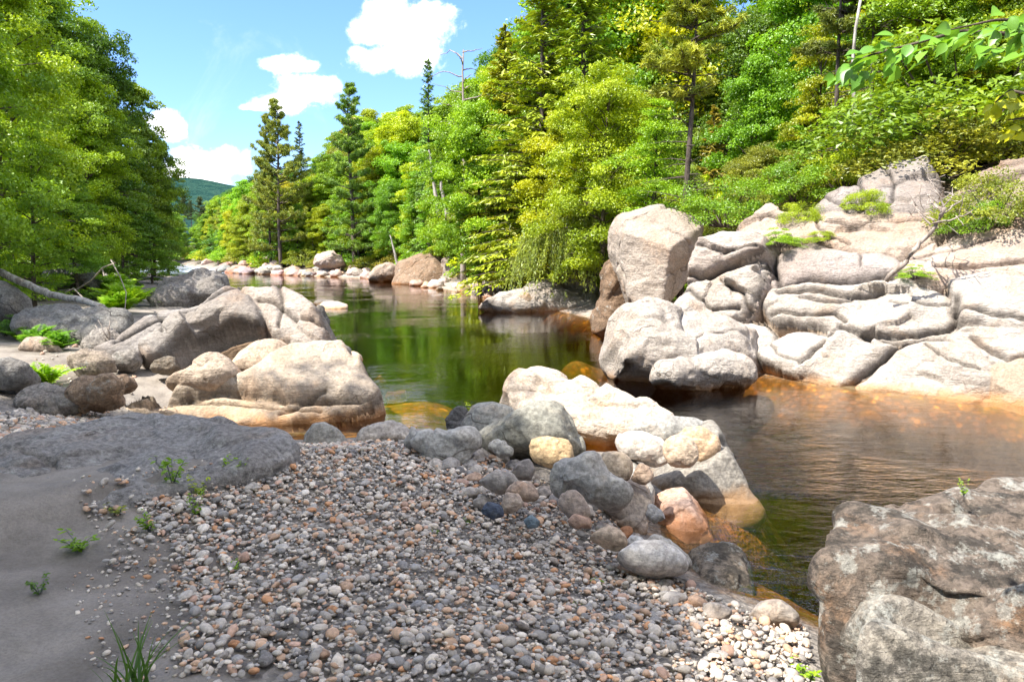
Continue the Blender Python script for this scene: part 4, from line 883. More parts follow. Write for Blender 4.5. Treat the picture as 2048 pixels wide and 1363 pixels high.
def label_ordinals(items, fmt, cat, group, ordname='from the left'):
    """give look-alikes with the same description their place in the row, counted in the picture"""
    d = {}
    for it in items: d.setdefault(fmt(it), []).append(it)
    words = ['first', 'second', 'third', 'fourth', 'fifth', 'sixth', 'seventh', 'eighth', 'ninth', 'tenth', 'eleventh', 'twelfth', 'thirteenth', 'fourteenth', 'fifteenth', 'sixteenth']
    for lab, L in d.items():
        L.sort(key=lambda it: to_px(it[0].location)[0])
        for i, it in enumerate(L):
            tag(it[0], lab if len(L) == 1 else f'{lab}, {words[min(i, 15)]} {ordname}', cat, group)
label_ordinals(stones_far, lambda it: f'{it[2]} {it[1]} shore stone {it[3]}', 'stone', 'stones along the far shore')

# ------------------------------------------------------------------ gravel: 290 single pebbles, then the uncountable rest
rp = np.random.RandomState(11)
gcols = [((0.33, 0.31, 0.295), 'grey'), ((0.25, 0.245, 0.25), 'slate grey'), ((0.46, 0.42, 0.38), 'pale'), ((0.43, 0.30, 0.22), 'tan'), ((0.42, 0.23, 0.13), 'orange'), ((0.38, 0.26, 0.21), 'reddish'), ((0.16, 0.155, 0.155), 'dark'), ((0.52, 0.49, 0.46), 'whitish')]
gw = np.array([.30, .15, .22, .12, .035, .065, .06, .07])
gpoly = np.array([on_ground(*p)[:2] for p in [(250, 985), (420, 960), (590, 893), (700, 888), (800, 882), (960, 905), (1120, 985), (1230, 1050), (1270, 1120), (1400, 1190), (1500, 1230), (1610, 1262), (1625, 1363)]] + [(1.6, 2.4), (0.9, 1.2), (-0.8, 1.2), (-0.85, 2.9)] +
                 [on_ground(*p)[:2] for p in [(345, 1363), (380, 1230), (340, 1100), (265, 1010)]])
gpoly2 = np.array([on_ground(*p)[:2] for p in [(-40, 905), (-40, 835), (60, 822), (150, 818), (245, 838), (150, 862), (40, 885)]])
def inpoly(P, poly_):
    r = np.zeros(len(P), bool); n = len(poly_)
    for i in range(n):
        a, b = poly_[i], poly_[(i + 1) % n]
        r ^= ((a[1] > P[:, 1]) != (b[1] > P[:, 1])) & (P[:, 0] < (b[0] - a[0]) * (P[:, 1] - a[1]) / ((b[1] - a[1]) or 1e-9) + a[0])
    return r
def scatter(poly_, n, rs_):
    lo, hi = poly_.min(0), poly_.max(0); P = rs_.uniform(lo, hi, (n * 4, 2)); return P[inpoly(P, poly_)][:n]
big = scatter(gpoly, 700, rp)
keep = []
for p in big:                                   # spread the big ones apart
    if all((p[0] - q[0]) ** 2 + (p[1] - q[1]) ** 2 > 0.085 ** 2 for q in keep) and len(keep) < 285: keep.append(p)
peb_items = []
for k, p in enumerate(keep):
    ci = rp.choice(len(gcols), p=gw / gw.sum()); c, cn = gcols[ci]
    r_ = rp.uniform(0.028, 0.045) * (1.25 if p[1] > 6 else 1.0)
    o = link('pebble', PEB[k % 14], loc=(p[0], p[1], gz(*p) + 0.028), col=tuple(np.array(c) * rp.uniform(1.15, 1.4)))
    o.scale = (r_, r_, r_ * rp.uniform(.8, 1.2)); o.rotation_euler = (rp.normal() * .3, rp.normal() * .3, rp.uniform(0, 6.3))
    px, py = to_px((p[0], p[1], gz(*p)))
    wh = 'near the boulder heap' if py < 1010 and px > 780 else 'below the shaded flat ledge' if px < 620 and py < 1060 else 'beside the shallows' if px > 1180 and py < 1200 else 'by the foreground boulder' if px > 1380 else 'along the sand edge' if px < 560 else 'in mid gravel bar' if py < 1150 else 'in the lower gravel bar'
    shape = 'flat' if o.scale[2] / r_ < .9 else 'plump' if o.scale[2] / r_ > 1.08 else 'rounded'
    tag(o, f'{shape} {cn} pebble lying {wh}', 'pebble', 'larger pebbles on the gravel bar')
cob = []
cpoly = np.array([on_ground(*q)[:2] for q in [(860, 940), (980, 905), (1060, 935), (1120, 985), (1215, 1030), (1200, 1060), (1100, 1060), (980, 1040), (900, 985)]])
cpoly_b = np.array([on_ground(*q)[:2] for q in [(1190, 1060), (1260, 1060), (1300, 1150), (1400, 1215), (1500, 1240), (1420, 1250), (1260, 1170)]])
for q_ in list(scatter(cpoly, 46, rp)) + list(scatter(cpoly_b, 22, rp)):
    if all((q_[0] - c_[0]) ** 2 + (q_[1] - c_[1]) ** 2 > .10 ** 2 for c_ in cob): cob.append(q_)
cob_items = []
for k, q_ in enumerate(cob):
    ci = rp.choice(len(gcols), p=gw / gw.sum()); c, cn = gcols[ci]; r_ = rp.uniform(.05, .095)
    o = link('cobble', STONE[k % 8] if k % 3 else PEB[k % 14], loc=(q_[0], q_[1], gz(*q_) + r_ * .35), col=tuple(np.array(c) * rp.uniform(1.05, 1.3)))
    o.scale = (r_, r_, r_ * rp.uniform(.75, 1.1)); o.rotation_euler = (rp.normal() * .3, rp.normal() * .3, rp.uniform(0, 6.3))
    cob_items.append((o, cn, 'big' if r_ > .075 else 'fist-sized', 'in front of the boulder heap' if k < len([1 for z_ in cob if inpoly(np.array([z_]), cpoly)[0]]) else 'beside the shallows'))
label_ordinals(cob_items, lambda it: f'{it[2]} {it[1]} cobble {it[3]}', 'cobble', 'cobbles around the boulder heap')
def many(name, P, rad, seed, sub, lift, label):
    rs_ = np.random.RandomState(seed); Vs, Fs, Cs = [], [], []; protos = [pebble_shape(400 + i, sub, (i % 4) / 3) for i in range(16)]
    off = 0; zg = ground_z(P[:, 0], P[:, 1])
    for i in range(len(P)):
        V, F = protos[i % 16]
        a = rs_.uniform(0, 6.3); s1 = rad[i]; sc = np.array([s1, s1 * rs_.uniform(.62, .95), s1 * rs_.uniform(.30, .64)])
        tx, ty = rs_.normal(size=2) * 0.28
        ca, sa = math.cos(a), math.sin(a)
        v = V * sc
        v = v @ np.array([[1, 0, -tx], [0, 1, -ty], [tx, ty, 1]]) @ np.array([[ca, sa, 0], [-sa, ca, 0], [0, 0, 1]])
        Vs.append(v + [P[i, 0], P[i, 1], zg[i] + lift[i]]); Fs.append(F + off); off += len(V)
        c = np.array(gcols[rs_.choice(len(gcols), p=gw / gw.sum())][0]) * [1.42, 1.36, 1.27] * rs_.uniform(.75, 1.2)
        Cs.append(np.tile(c, (len(V), 1)))
    me = mk(name, np.concatenate(Vs), [np.concatenate(Fs)], M_gravel, attrs={'tint': ('POINT', np.concatenate(Cs))})
    return tag(link(name, me), label, 'gravel', kind='stuff')
m, t = newmat('gravel_stone'); pos = t.new('ShaderNodeNewGeometry').outputs['Position']
a = t.attr('tint').outputs['Color']; n = t.noise(pos, 45, 5, 0.7)
finish(t, principled(t, t.mix(t.step(n, .3, .7), t.mix(1.0, a, (.75, .75, .76, 1), 'MULTIPLY'), t.mix(1.0, a, (1.15, 1.14, 1.12, 1), 'MULTIPLY')), 0.75, t.bump(t.noise(pos, 120, 4, .7), .4, .006), 0.3).outputs[0]); M_gravel = m
lp = scatter(gpoly + np.array([-.38, 0]), 15000, rp); lp = lp[~inpoly(lp, gpoly) & (lp[:, 0] < 0) & (lp[:, 1] < 6.3)]
lp = lp[fbm(np.column_stack([lp * 2.6, lp[:, 0] * 0]), 3, 77) > rp.uniform(-.25, .45, len(lp))]
P = np.concatenate([scatter(gpoly, 27000, rp), lp]); near = P[:, 1] < 4.6
rad = np.clip(rp.lognormal(math.log(0.0122), 0.50, len(P)), 0.005, 0.040)
many('gravel', P, rad, 3, 2, rp.uniform(0.0, 0.034, len(P)) + rad * .25, 'grey and tan pebbles covering the gravel bar')
P = np.concatenate([scatter(gpoly2, 1500, rp), scatter(np.array([on_ground(*p)[:2] for p in [(240, 840), (330, 700), (150, 690), (60, 720), (120, 830)]]), 160, rp)])
many('gravel', P, np.clip(rp.lognormal(math.log(0.026), 0.4, len(P)), 0.012, 0.06), 4, 1, rp.uniform(0, .02, len(P)), 'small grey pebbles on the left bank behind the flat ledge')
P = scatter(np.array([on_ground(*p)[:2] for p in [(330, 1100), (400, 1230), (360, 1363), (180, 1363), (120, 1150)]]), 240, rp)
many('gravel', P, np.clip(rp.lognormal(math.log(0.008), 0.5, len(P)), 0.004, 0.022), 6, 1, rp.uniform(0, .006, len(P)), 'scattered small pebbles strewn on the sand')

# ------------------------------------------------------------------ vegetation
def leaf_mesh(name, cen, nor, size, aspect, lv, mat, rs_, axis_=None, fold=0.18):
    n = len(cen); nor = nor / np.maximum(np.linalg.norm(nor, axis=1), 1e-9)[:, None]
    r = rs_.normal(size=(n, 3)) if axis_ is None else axis_
    d = r - (r * nor).sum(1)[:, None] * nor; d /= np.maximum(np.linalg.norm(d, axis=1), 1e-9)[:, None]
    s_ = np.cross(nor, d); size = np.broadcast_to(np.asarray(size, float), (n,))[:, None]
    a = cen - d * size * .5; b = cen + s_ * size * .5 / aspect - d * size * .05 + nor * size * fold * .4
    c = cen + d * size * .5 - nor * size * fold; e = cen - s_ * size * .5 / aspect - d * size * .05 + nor * size * fold * .4
    V = np.stack([a, b, c, e], 1).reshape(-1, 3)
    return mk(name, V, [np.arange(n * 4).reshape(-1, 4)], mat, smooth=False, attrs={'lv': ('FACE', lv)})
def cluster_leaves(cc, cr, per, rs_, flat=.34, up=.85, tilt=.72, leaf=.12, aspect=1.5, name='crown', mat=None, outward=None):
    n = len(cc); idx = np.repeat(np.arange(n), per)
    u = rs_.normal(size=(len(idx), 3)); u /= np.linalg.norm(u, axis=1)[:, None]
    u *= rs_.uniform(.15, 1.0, len(idx))[:, None] ** .5
    u[:, 2] *= flat
    # each spray dips a little away from the trunk
    o = cc.copy(); o[:, 2] = 0; o /= np.maximum(np.linalg.norm(o, axis=1), 1e-6)[:, None]
    rad_ = (u[:, :2] * o[idx][:, :2]).sum(1)
    u[:, 2] -= .22 * rad_ + .10 * rad_ ** 2
    cen = cc[idx] + u * cr[idx][:, None]
    nor = rs_.normal(size=(len(idx), 3)) * tilt + np.array([0, 0, up]) + o[idx] * .35 + u * .35
    tone = rs_.uniform(.12, .88, n)
    lv = np.clip(tone[idx] + rs_.normal(size=len(idx)) * .16, 0, 1)
    return leaf_mesh(name, cen, nor, leaf * rs_.uniform(.65, 1.25, len(idx)), aspect, lv, mat or M_leaf, rs_)
def broadleaf(seed, H=10., R=2.7, base=.15, nl=48, per=150, leaf=.125, flat=.34, lean=0.0, tr=.13, cdens=3.4, spread=1.0):
    rs_ = np.random.RandomState(seed); paths = []; cc, cr = [], []
    tt = np.linspace(0, 1, 12); ph = rs_.uniform(0, 6.3)
    spine = np.stack([.25 * np.sin(tt * 3 + ph) * tt + lean * tt ** 1.5 * H * .3, .22 * np.cos(tt * 2.4 + ph) * tt - .22 * tt, tt * H * .96], -1)
    paths.append((spine, tr * (1 - tt) ** .75 + .012))
    for k in range(nl):
        f = base + (1 - base) * ((k + rs_.uniform(0, 1)) / nl) ** .92 * .97
        p0 = np.array([np.interp(f, tt, spine[:, q]) for q in range(3)])
        az = k * 2.4 + rs_.uniform(-.5, .5); g = (f - base) / (1 - base)
        L = R * spread * (.42 + .58 * math.sin(math.pi * min(g * .80 + .17, 1))) * rs_.uniform(.62, 1.18)
        if g > .85: L *= .62
        el = R_(8 + 58 * g + rs_.uniform(-10, 10)); s = np.linspace(0, 1, 7)
        dirv = np.array([math.cos(az) * math.cos(el), math.sin(az) * math.cos(el), math.sin(el)])
        path = p0 + s[:, None] * L * dirv + np.stack([.1 * np.sin(s * 5 + k), .1 * np.cos(s * 4 + k), -.22 * L * s ** 2 * (1 - g)], -1) * s[:, None]
        paths.append((path, (.045 * (1 - f) + .018) * (1 - s * .85)))
        for c in range(max(2, int(L * cdens))):
            q = rs_.uniform(.30, 1.05); b = np.array([np.interp(min(q, 1), s, path[:, z_]) for z_ in range(3)])
            side = np.array([-dirv[1], dirv[0], 0]) * rs_.normal() * L * .24 * (.4 + q)
            cpos = b + side + np.array([0, 0, rs_.normal() * .16])
            if c % 2 == 0: paths.append((np.linspace(p0 * .0 + b * 1.0 - dirv * .2, cpos, 3), np.array([.012, .009, .005])))
            cc.append(cpos); cr.append(rs_.uniform(.34, .66) * (.8 + .2 * R / 2.7))
    for c in range(5): cc.append(spine[-1] + rs_.normal(size=3) * [.3, .3, .25]); cr.append(.45)
    V, Q = tubes(paths, 6)
    return mk('trunk', V, [Q], M_bark), cluster_leaves(np.array(cc), np.array(cr), per, rs_, flat, leaf=leaf)
def hemlock(seed, H=10., R=2.1, base=.06, droop=.30, dens=1.0, step=.15, gap=0.0):
    rs_ = np.random.RandomState(seed); tt = np.linspace(0, 1, 10)
    spine = np.stack([.08 * np.sin(tt * 3 + seed), .06 * np.cos(tt * 2.7), tt * H], -1); paths = [(spine, .13 * (1 - tt) + .012)]
    cen, ax, nor, lv, sz = [], [], [], [], []
    h = base * H
    while h < H * .995:
        g = (h / H - base) / (1 - base)
        for b in range(4):
            if rs_.uniform() < gap: continue
            az = rs_.uniform(0, 6.3); L = (R * (1 - g) ** .8 * rs_.uniform(.6, 1.12) + .12)
            s = np.linspace(0, 1, 6); el = R_(12 + 35 * g * g)
            dv = np.array([math.cos(az), math.sin(az), 0]); sd = np.array([-dv[1], dv[0], 0])
            hh = h + rs_.uniform(-.07, .07)
            zc = L * s * math.sin(el) - droop * L * s ** 2 * (1.15 - g)
            path = np.array([0, 0, hh]) + dv * (L * s)[:, None] + np.stack([0 * s, 0 * s, zc], -1)
            paths.append((path, .022 * (1 - s) + .004))
            n = int(dens * (12 + 34 * L)); q = rs_.uniform(.12, 1.0, n) ** .8
            wv = rs_.uniform(-1, 1, n) * .36 * L * (1 - q * .75) ** .8
            c = np.stack([np.interp(q, s, path[:, i]) for i in range(3)], -1) + sd * wv[:, None]
            c[:, 2] -= np.abs(wv) * .22 + rs_.uniform(0, .05, n)
            cen.append(c); ax.append(dv * .75 + sd * np.sign(wv)[:, None] * .65 + np.array([0, 0, -.25]) + rs_.normal(size=(n, 3)) * .2)
            nor.append(np.array([0, 0, 1.]) + rs_.normal(size=(n, 3)) * .33 + dv * .3)
            lv.append(np.clip(rs_.uniform(.15, .6) + .35 * q + rs_.normal(size=n) * .12, 0, 1)); sz.append(rs_.uniform(.14, .30, n))
        h += step * rs_.uniform(.7, 1.3)
    V, Q = tubes(paths, 5)
    return mk('trunk', V, [Q], M_bark), leaf_mesh('crown', np.concatenate(cen), np.concatenate(nor), np.concatenate(sz), 3.2, np.concatenate(lv), M_needle, rs_, np.concatenate(ax), .1)
def pine(seed, H=10., R=2.6, base=.12, tier=.62, tuft=46, dead=0, irregular=.35, rad=.15):
    rs_ = np.random.RandomState(seed); tt = np.linspace(0, 1, 14)
    spine = np.stack([.10 * np.sin(tt * 4 + seed), .08 * np.cos(tt * 3), tt * H], -1); paths = [(spine, rad * (1 - tt) ** .8 + .012)]
    tc = []
    for k in range(dead):
        h = H * rs_.uniform(.05, base + .12); az = rs_.uniform(0, 6.3); L = rs_.uniform(.3, 1.5); s = np.linspace(0, 1, 6)
        dv = np.array([math.cos(az), math.sin(az), rs_.uniform(-.1, .35)])
        p = np.array([0, 0, h]) + dv * (L * s)[:, None] + np.stack([.06 * np.sin(s * 7 + k), .06 * np.cos(s * 6), -.12 * s ** 2], -1)
        paths.append((p, .016 * (1 - s) + .003))
        for j in range(2): a = p[rs_.randint(2, 5)]; paths.append((np.stack([a, a + rs_.normal(size=3) * .14, a + rs_.normal(size=3) * .25]), np.array([.006, .004, .002])))
    h = base * H
    while h < H:
        g = (h / H - base) / (1 - base)
        for b in range(5):
            az = rs_.uniform(0, 6.3); L = (R * (1 - g ** 1.4) * rs_.uniform(1 - irregular * 1.6, 1.1) + .22); s = np.linspace(0, 1, 7)
            dv = np.array([math.cos(az), math.sin(az), 0]); sd = np.array([-dv[1], dv[0], 0])
            zc = L * (.10 + .55 * g) * s - .16 * L * s ** 2 + .20 * L * s ** 3
            p = np.array([0, 0, h + rs_.uniform(-.1, .1)]) + dv * (L * s)[:, None] + np.stack([0 * s, 0 * s, zc], -1)
            paths.append((p, .032 * (1 - s) + .006))
            for j in range(int(2 + L * 6.5)):
                q = rs_.uniform(.3, 1.02); c = np.array([np.interp(min(q, 1), s, p[:, i]) for i in range(3)])
                tc.append(c + sd * rs_.normal() * .24 * L * (1.1 - q * .6) + np.array([0, 0, rs_.uniform(0, .10)]))
        h += tier * rs_.uniform(.75, 1.25) * (1 - .35 * g)
    tc.append(np.array([spine[-1, 0], spine[-1, 1], H])); tc = np.array(tc)
    idx = np.repeat(np.arange(len(tc)), tuft); u = rs_.normal(size=(len(idx), 3)); u[:, 2] = u[:, 2] * .6 + .35; u /= np.linalg.norm(u, axis=1)[:, None]
    sz = rs_.uniform(.16, .27, len(idx)); lv = np.clip(rs_.uniform(.1, .8, len(tc))[idx] + rs_.normal(size=len(idx)) * .15, 0, 1)
    V, Q = tubes(paths, 6)
    return mk('trunk', V, [Q], M_bark), leaf_mesh('crown', tc[idx] + u * sz[:, None] * .5, rs_.normal(size=u.shape) * .6 + [0, 0, .5], sz, 6.0, lv, M_needle, rs_, u, .05)
def bush(seed, R=1.0, H=1.3, n=46, per=80, leaf=.085, flat=.5):
    rs_ = np.random.RandomState(seed); cc, paths = [], []
    for k in range(n):
        az = rs_.uniform(0, 6.3); r = R * math.sqrt(rs_.uniform(0, 1)) ; hh = H * math.sqrt(max(0.02, 1 - (r / R) ** 2)) * rs_.uniform(.25, 1.05)
        c = np.array([r * math.cos(az), r * math.sin(az), max(hh, .08)]); cc.append(c); s = np.linspace(0, 1, 4)
        paths.append((np.array([c[0] * .15, c[1] * .15, 0]) * (1 - s)[:, None] + c * s[:, None] + np.array([0, 0, .15])[None] * (s * (1 - s))[:, None], .012 * (1 - s) + .004))
    V, Q = tubes(paths, 5)
    return mk('stem', V, [Q], M_bark), cluster_leaves(np.array(cc), rs_.uniform(.16, .30, n) * R * 1.15, per, rs_, flat, leaf=leaf, name='foliage', aspect=1.7)
def weeping(seed, R=1.9, H=2.6, n=760, per=52):
    rs_ = np.random.RandomState(seed); cen, ax, lv, paths = [], [], [], []
    for k in range(n):
        az = rs_.uniform(0, 6.3); r = R * math.sqrt(rs_.uniform(.01, 1)); top = H * (1 - .42 * (r / R) ** 2) * rs_.uniform(.72, 1.05); L = rs_.uniform(.5, 1.25)
        a = np.array([.3 * r * math.cos(az), .3 * r * math.sin(az), top * .45]); b = np.array([r * math.cos(az), r * math.sin(az), top]); dv = np.array([math.cos(az), math.sin(az), 0])
        s = np.linspace(0, 1, 8); arc = b + dv * (.45 * L * s)[:, None] + np.stack([0 * s, 0 * s, -L * s ** 1.6 * .8], -1)
        if k % 2 == 0: paths.append((np.concatenate([[a], arc]), np.linspace(.012, .002, 9)))
        q = rs_.uniform(0, 1, per); c = np.stack([np.interp(q, s, arc[:, i]) for i in range(3)], -1)
        cen.append(c + rs_.normal(size=(per, 3)) * .035); ax.append(dv * .4 + np.array([0, 0, -.8]) + rs_.normal(size=(per, 3)) * .45)
        lv.append(np.clip(rs_.uniform(.2, .8) + rs_.normal(size=per) * .15, 0, 1))
    V, Q = tubes(paths, 4); cen = np.concatenate(cen)
    cen[:, 2] = np.maximum(cen[:, 2], .03)
    return mk('stem', V, [Q], M_bark), leaf_mesh('foliage', cen, rs_.normal(size=cen.shape) * .8 + [0, 0, .6], rs_.uniform(.07, .13, len(cen)), 3.4, np.concatenate(lv), M_leaf, rs_, np.concatenate(ax), .1)
def fern(seed, n=22, L=.55):
    rs_ = np.random.RandomState(seed); cen, ax, nor, sz, lv, paths = [], [], [], [], [], []
    for k in range(n):
        az = rs_.uniform(0, 6.3); l = L * rs_.uniform(.6, 1.15); el = R_(rs_.uniform(48, 86)); s = np.linspace(0, 1, 9)
        dv = np.array([math.cos(az), math.sin(az), 0]); sd = np.array([-dv[1], dv[0], 0])
        p = dv * (l * math.cos(el) * s * (1 + .5 * s))[:, None] + np.stack([0 * s, 0 * s, l * (math.sin(el) * s - 0.30 * s ** 2.4)], -1)
        paths.append((p, .005 * (1 - s) + .0015)); m_ = 17; q = np.repeat(np.linspace(.14, 1, m_), 2); sg = np.tile([1., -1.], m_)
        w = l * .30 * np.sin(np.clip(q * 1.0, 0, 1) ** .6 * math.pi * .93) + .012
        c = np.stack([np.interp(q, s, p[:, i]) for i in range(3)], -1) + sd * (sg * w * .5)[:, None]
        cen.append(c); ax.append(sd * sg[:, None] + dv * .45); nor.append(np.tile([0, 0, 1.], (len(q), 1)) - dv * .3 + rs_.normal(size=(len(q), 3)) * .18); sz.append(w)
        lv.append(np.clip(rs_.uniform(.3, .9) + rs_.normal(size=len(q)) * .08, 0, 1))
    V, Q = tubes(paths, 4)
    return mk('stem', V, [Q], M_fern), leaf_mesh('frond', np.concatenate(cen), np.concatenate(nor), np.concatenate(sz), 3.0, np.concatenate(lv), M_fern, rs_, np.concatenate(ax), .08)

PROTO = {}
def proto(kind, fn, n, names):
    PROTO[kind] = []
    for i in range(n):
        a, b = fn(i)
        PROTO[kind].append((a, b, names))
TC = ('trunk', 'crown'); SF = ('stem', 'foliage')
proto('broad', lambda i: broadleaf(500 + i, R=(2.5, 2.9, 2.2, 2.7, 3.1)[i], flat=(.55, .62, .40, .48, .58)[i], base=(.12, .2, .1, .16, .22)[i]), 5, TC)
proto('broadn', lambda i: broadleaf(510 + i, R=(2.5, 2.9, 2.3, 2.8)[i], flat=(.50, .60, .42, .55)[i], base=(.10, .14, .08, .12)[i], per=200, leaf=.098), 4, TC)
proto('slimn', lambda i: broadleaf(526 + i, R=1.7, nl=40, base=.04, per=150, leaf=.088, cdens=4.2, tr=.08), 2, TC)
proto('bushn', lambda i: bush(586 + i, per=210, leaf=.052, flat=(.45, .6, .35)[i]), 3, SF)
proto('slim', lambda i: broadleaf(520 + i, R=1.7, nl=40, base=.05, per=90, leaf=.13, cdens=4.2, tr=.09), 3, TC)
proto('hemlock', lambda i: hemlock(540 + i, R=(2.0, 2.4, 1.7)[i]), 3, TC)
proto('spruce', lambda i: hemlock(550 + i, R=1.5, droop=.42, dens=.8, step=.2), 2, TC)
proto('pine', lambda i: pine(560 + i, R=(2.9, 2.2)[i]), 2, TC)
proto('thinpine', lambda i: pine(570 + i, R=1.5, base=.62, tier=.5, dead=46, tuft=54, rad=.10, irregular=.5), 2, TC)
proto('bush', lambda i: bush(580 + i, flat=(.45, .6, .35, .5)[i]), 4, SF)
proto('weeping', lambda i: weeping(590), 1, SF)
proto('fern', lambda i: fern(600 + i), 4, ('stem', 'frond'))

def grow(kind, i, x, y, h, col, name, label=None, cat='tree', group=None, w=None, rz=None, z=None, tilt=(0, 0), H0=None):
    if kind + 'n' in PROTO and y < 27: kind += 'n'
    a, b, (na, nb) = PROTO[kind][i % len(PROTO[kind])]
    z_ = gz(x, y) - 0.05 if z is None else z
    r = empty(name, (x, y, z_), (x * 7.3 + y * 3.1) % 6.28 if rz is None else rz)
    r.rotation_euler[0], r.rotation_euler[1] = tilt
    h0 = H0 or {'bush': 1.5, 'bushn': 1.5, 'weeping': 2.6, 'fern': .5}.get(kind, 10.0)
    k = h / h0; ww = k * (w or 1.0); r.scale = (ww, ww, k)
    link(na, a, r, col=(0.30, 0.28, 0.26) if kind != 'fern' else col); link(nb, b, r, col=col)
    return tag(r, label, cat, group)

YG, MG, DG, LG, OL, YL, BG = (0.42, 0.52, 0.018), (0.25, 0.42, 0.022), (0.13, 0.26, 0.022), (0.33, 0.52, 0.022), (0.33, 0.37, 0.05), (0.55, 0.57, 0.015), (0.14, 0.29, 0.05)
tone = {YG: 'yellow-green', MG: 'mid-green', DG: 'dark green', LG: 'light green', OL: 'olive', YL: 'golden yellow-green', BG: 'bluish green'}
rt = random.Random(21)
SKYX = [380, 420, 440, 500, 640, 700, 760, 830, 870, 960, 1000, 1060, 1150, 1300, 2100]
SKYYv = [430, 418, 385, 345, 320, 235, 225, 215, 205, 150, 110, 20, -60, -250, -900]
walk = np.array(right_bank[3:-1], float)                  # along the waterline, going upstream
seg = np.hypot(*np.diff(walk, axis=0).T); cum = np.concatenate([[0], np.cumsum(seg)])
def bank_pt(a, off):
    x = np.interp(a, cum, walk[:, 0]); y = np.interp(a, cum, walk[:, 1])
    x2 = np.interp(a + 2.5, cum, walk[:, 0]) - np.interp(a - 2.5, cum, walk[:, 0]); y2 = np.interp(a + 2.5, cum, walk[:, 1]) - np.interp(a - 2.5, cum, walk[:, 1])
    l = math.hypot(x2, y2) or 1; return x + y2 / l * off, y - x2 / l * off
forest_items = []
def add_forest(kind, x, y, h, col, w=None, **kw):
    o = grow(kind, rt.randrange(5), x, y, h, col, {'broad': 'broadleaf_tree', 'slim': 'young_tree', 'hemlock': 'hemlock_tree', 'spruce': 'spruce_tree', 'pine': 'pine_tree', 'bush': 'bush'}[kind], w=w, **kw)
    forest_items.append((o, kind, col)); return o
rows = [   # offset from the water, spacing, height range, kinds
    (3.2, 2.3, (1.0, 2.0), ['bush', 'bush', 'bush', 'slim']),
    (4.8, 2.7, (3.2, 5.5), ['slim', 'slim', 'broad', 'slim', 'bush']),
    (7.2, 3.0, (6.0, 8.5), ['slim', 'broad', 'broad', 'slim', 'broad', 'broad', 'hemlock']),
    (11.0, 3.9, (8.5, 11.5), ['broad', 'broad', 'slim', 'broad', 'broad', 'hemlock']),
    (16.0, 5.0, (10, 13), ['broad', 'broad', 'broad', 'pine']),
    (23.0, 7.0, (10, 14), ['broad', 'broad'])]
for off, sp, (h0, h1), kinds in rows:
    a = 0.0 if off > 6 else 1.0
    while a < cum[-1]:
        o_ = off
        x, y = bank_pt(a, o_ + rt.uniform(-.6, .6))
        if y < 19 and off < 6: o_ = off + 3.4; x, y = bank_pt(a, o_ + rt.uniform(-.6, .6))
        elif y < 21: x, y = bank_pt(a, off + 2.6 + rt.uniform(-.6, .6))
        far = y > 75
        k = kinds[rt.randrange(len(kinds))]; h = rt.uniform(h0, h1)
        px, py = to_px((x, y, gz(x, y)))
        top = np.interp(px, SKYX, SKYYv); zt = CAMH + (HZ - top) / FPX * y * 1.0
        room = zt - gz(x, y)
        h = room * rt.uniform(.80, 1.0) if off > 9 and px < 1060 else min(h, room * rt.uniform(.82, 1.0))
        c = rt.choices([YG, MG, LG, DG, YL, OL], [.30, .25, .22, .08, .08, .07])[0]
        if k in ('hemlock', 'spruce', 'pine'): c = rt.choices([DG, OL, BG, (0.15, 0.21, 0.03)], [.35, .25, .1, .3])[0]
        if y < 27 and k in ('broad', 'slim', 'bush'): c = rt.choices([YG, MG, LG, DG, YL, OL], [.28, .26, .08, .18, .10, .10])[0]
        c = tuple(v * rt.uniform(.88, 1.12) for v in c)
        hide = 1180 < px < 1600 and off < 6 and y < 17
        if h > .6 and not hide and -200 < px < 2500: add_forest(k, x, y, h, c, w=rt.uniform(.9, 1.2) * (1.1 if k == 'bush' else 1.0) * (1.0 if h > 5 else 1.25))
        a += sp * rt.uniform(.7, 1.15) * (1.4 if far else 1.0)
SH = ([400, 430, 500, 560, 740, 860, 1000, 1100, 1200, 1320], [84, 75, 61, 57, 52, 42, 33, 29, 27, 25])
for back, frac, step_ in ((5.0, .62, 34), (8, .90, 36), (13, 1.0, 36)):
    px = 415.0 + back
    while px < (1090 if back < 9 else 1330):
        y = np.interp(px, *SH) + back + rt.uniform(-1, 1); x = at_y(px, HZ, y)[0]
        top = np.interp(px, SKYX, SKYYv) + rt.uniform(8, 34); h = (CAMH + (HZ - top) / FPX * y - gz(x, y)) * frac * rt.uniform(.88, 1.03)
        c = rt.choices([YG, MG, LG, YL, OL], [.28, .26, .30, .08, .08])[0]
        if h > 1: add_forest(rt.choice(['broad', 'broad', 'slim']), x, y, h, tuple(v * rt.uniform(.88, 1.12) for v in c), w=rt.uniform(.95, 1.2))
        px += step_ * rt.uniform(.75, 1.25)
def up_pt(px, py, lift):
    d = ray(px, py); n_ = plane_frame(56, yawc)[2]; O_ = cf_pt(1700, 512, -.02) + n_ * lift; return CAMP + d * (((O_ - CAMP) @ n_) / (d @ n_))
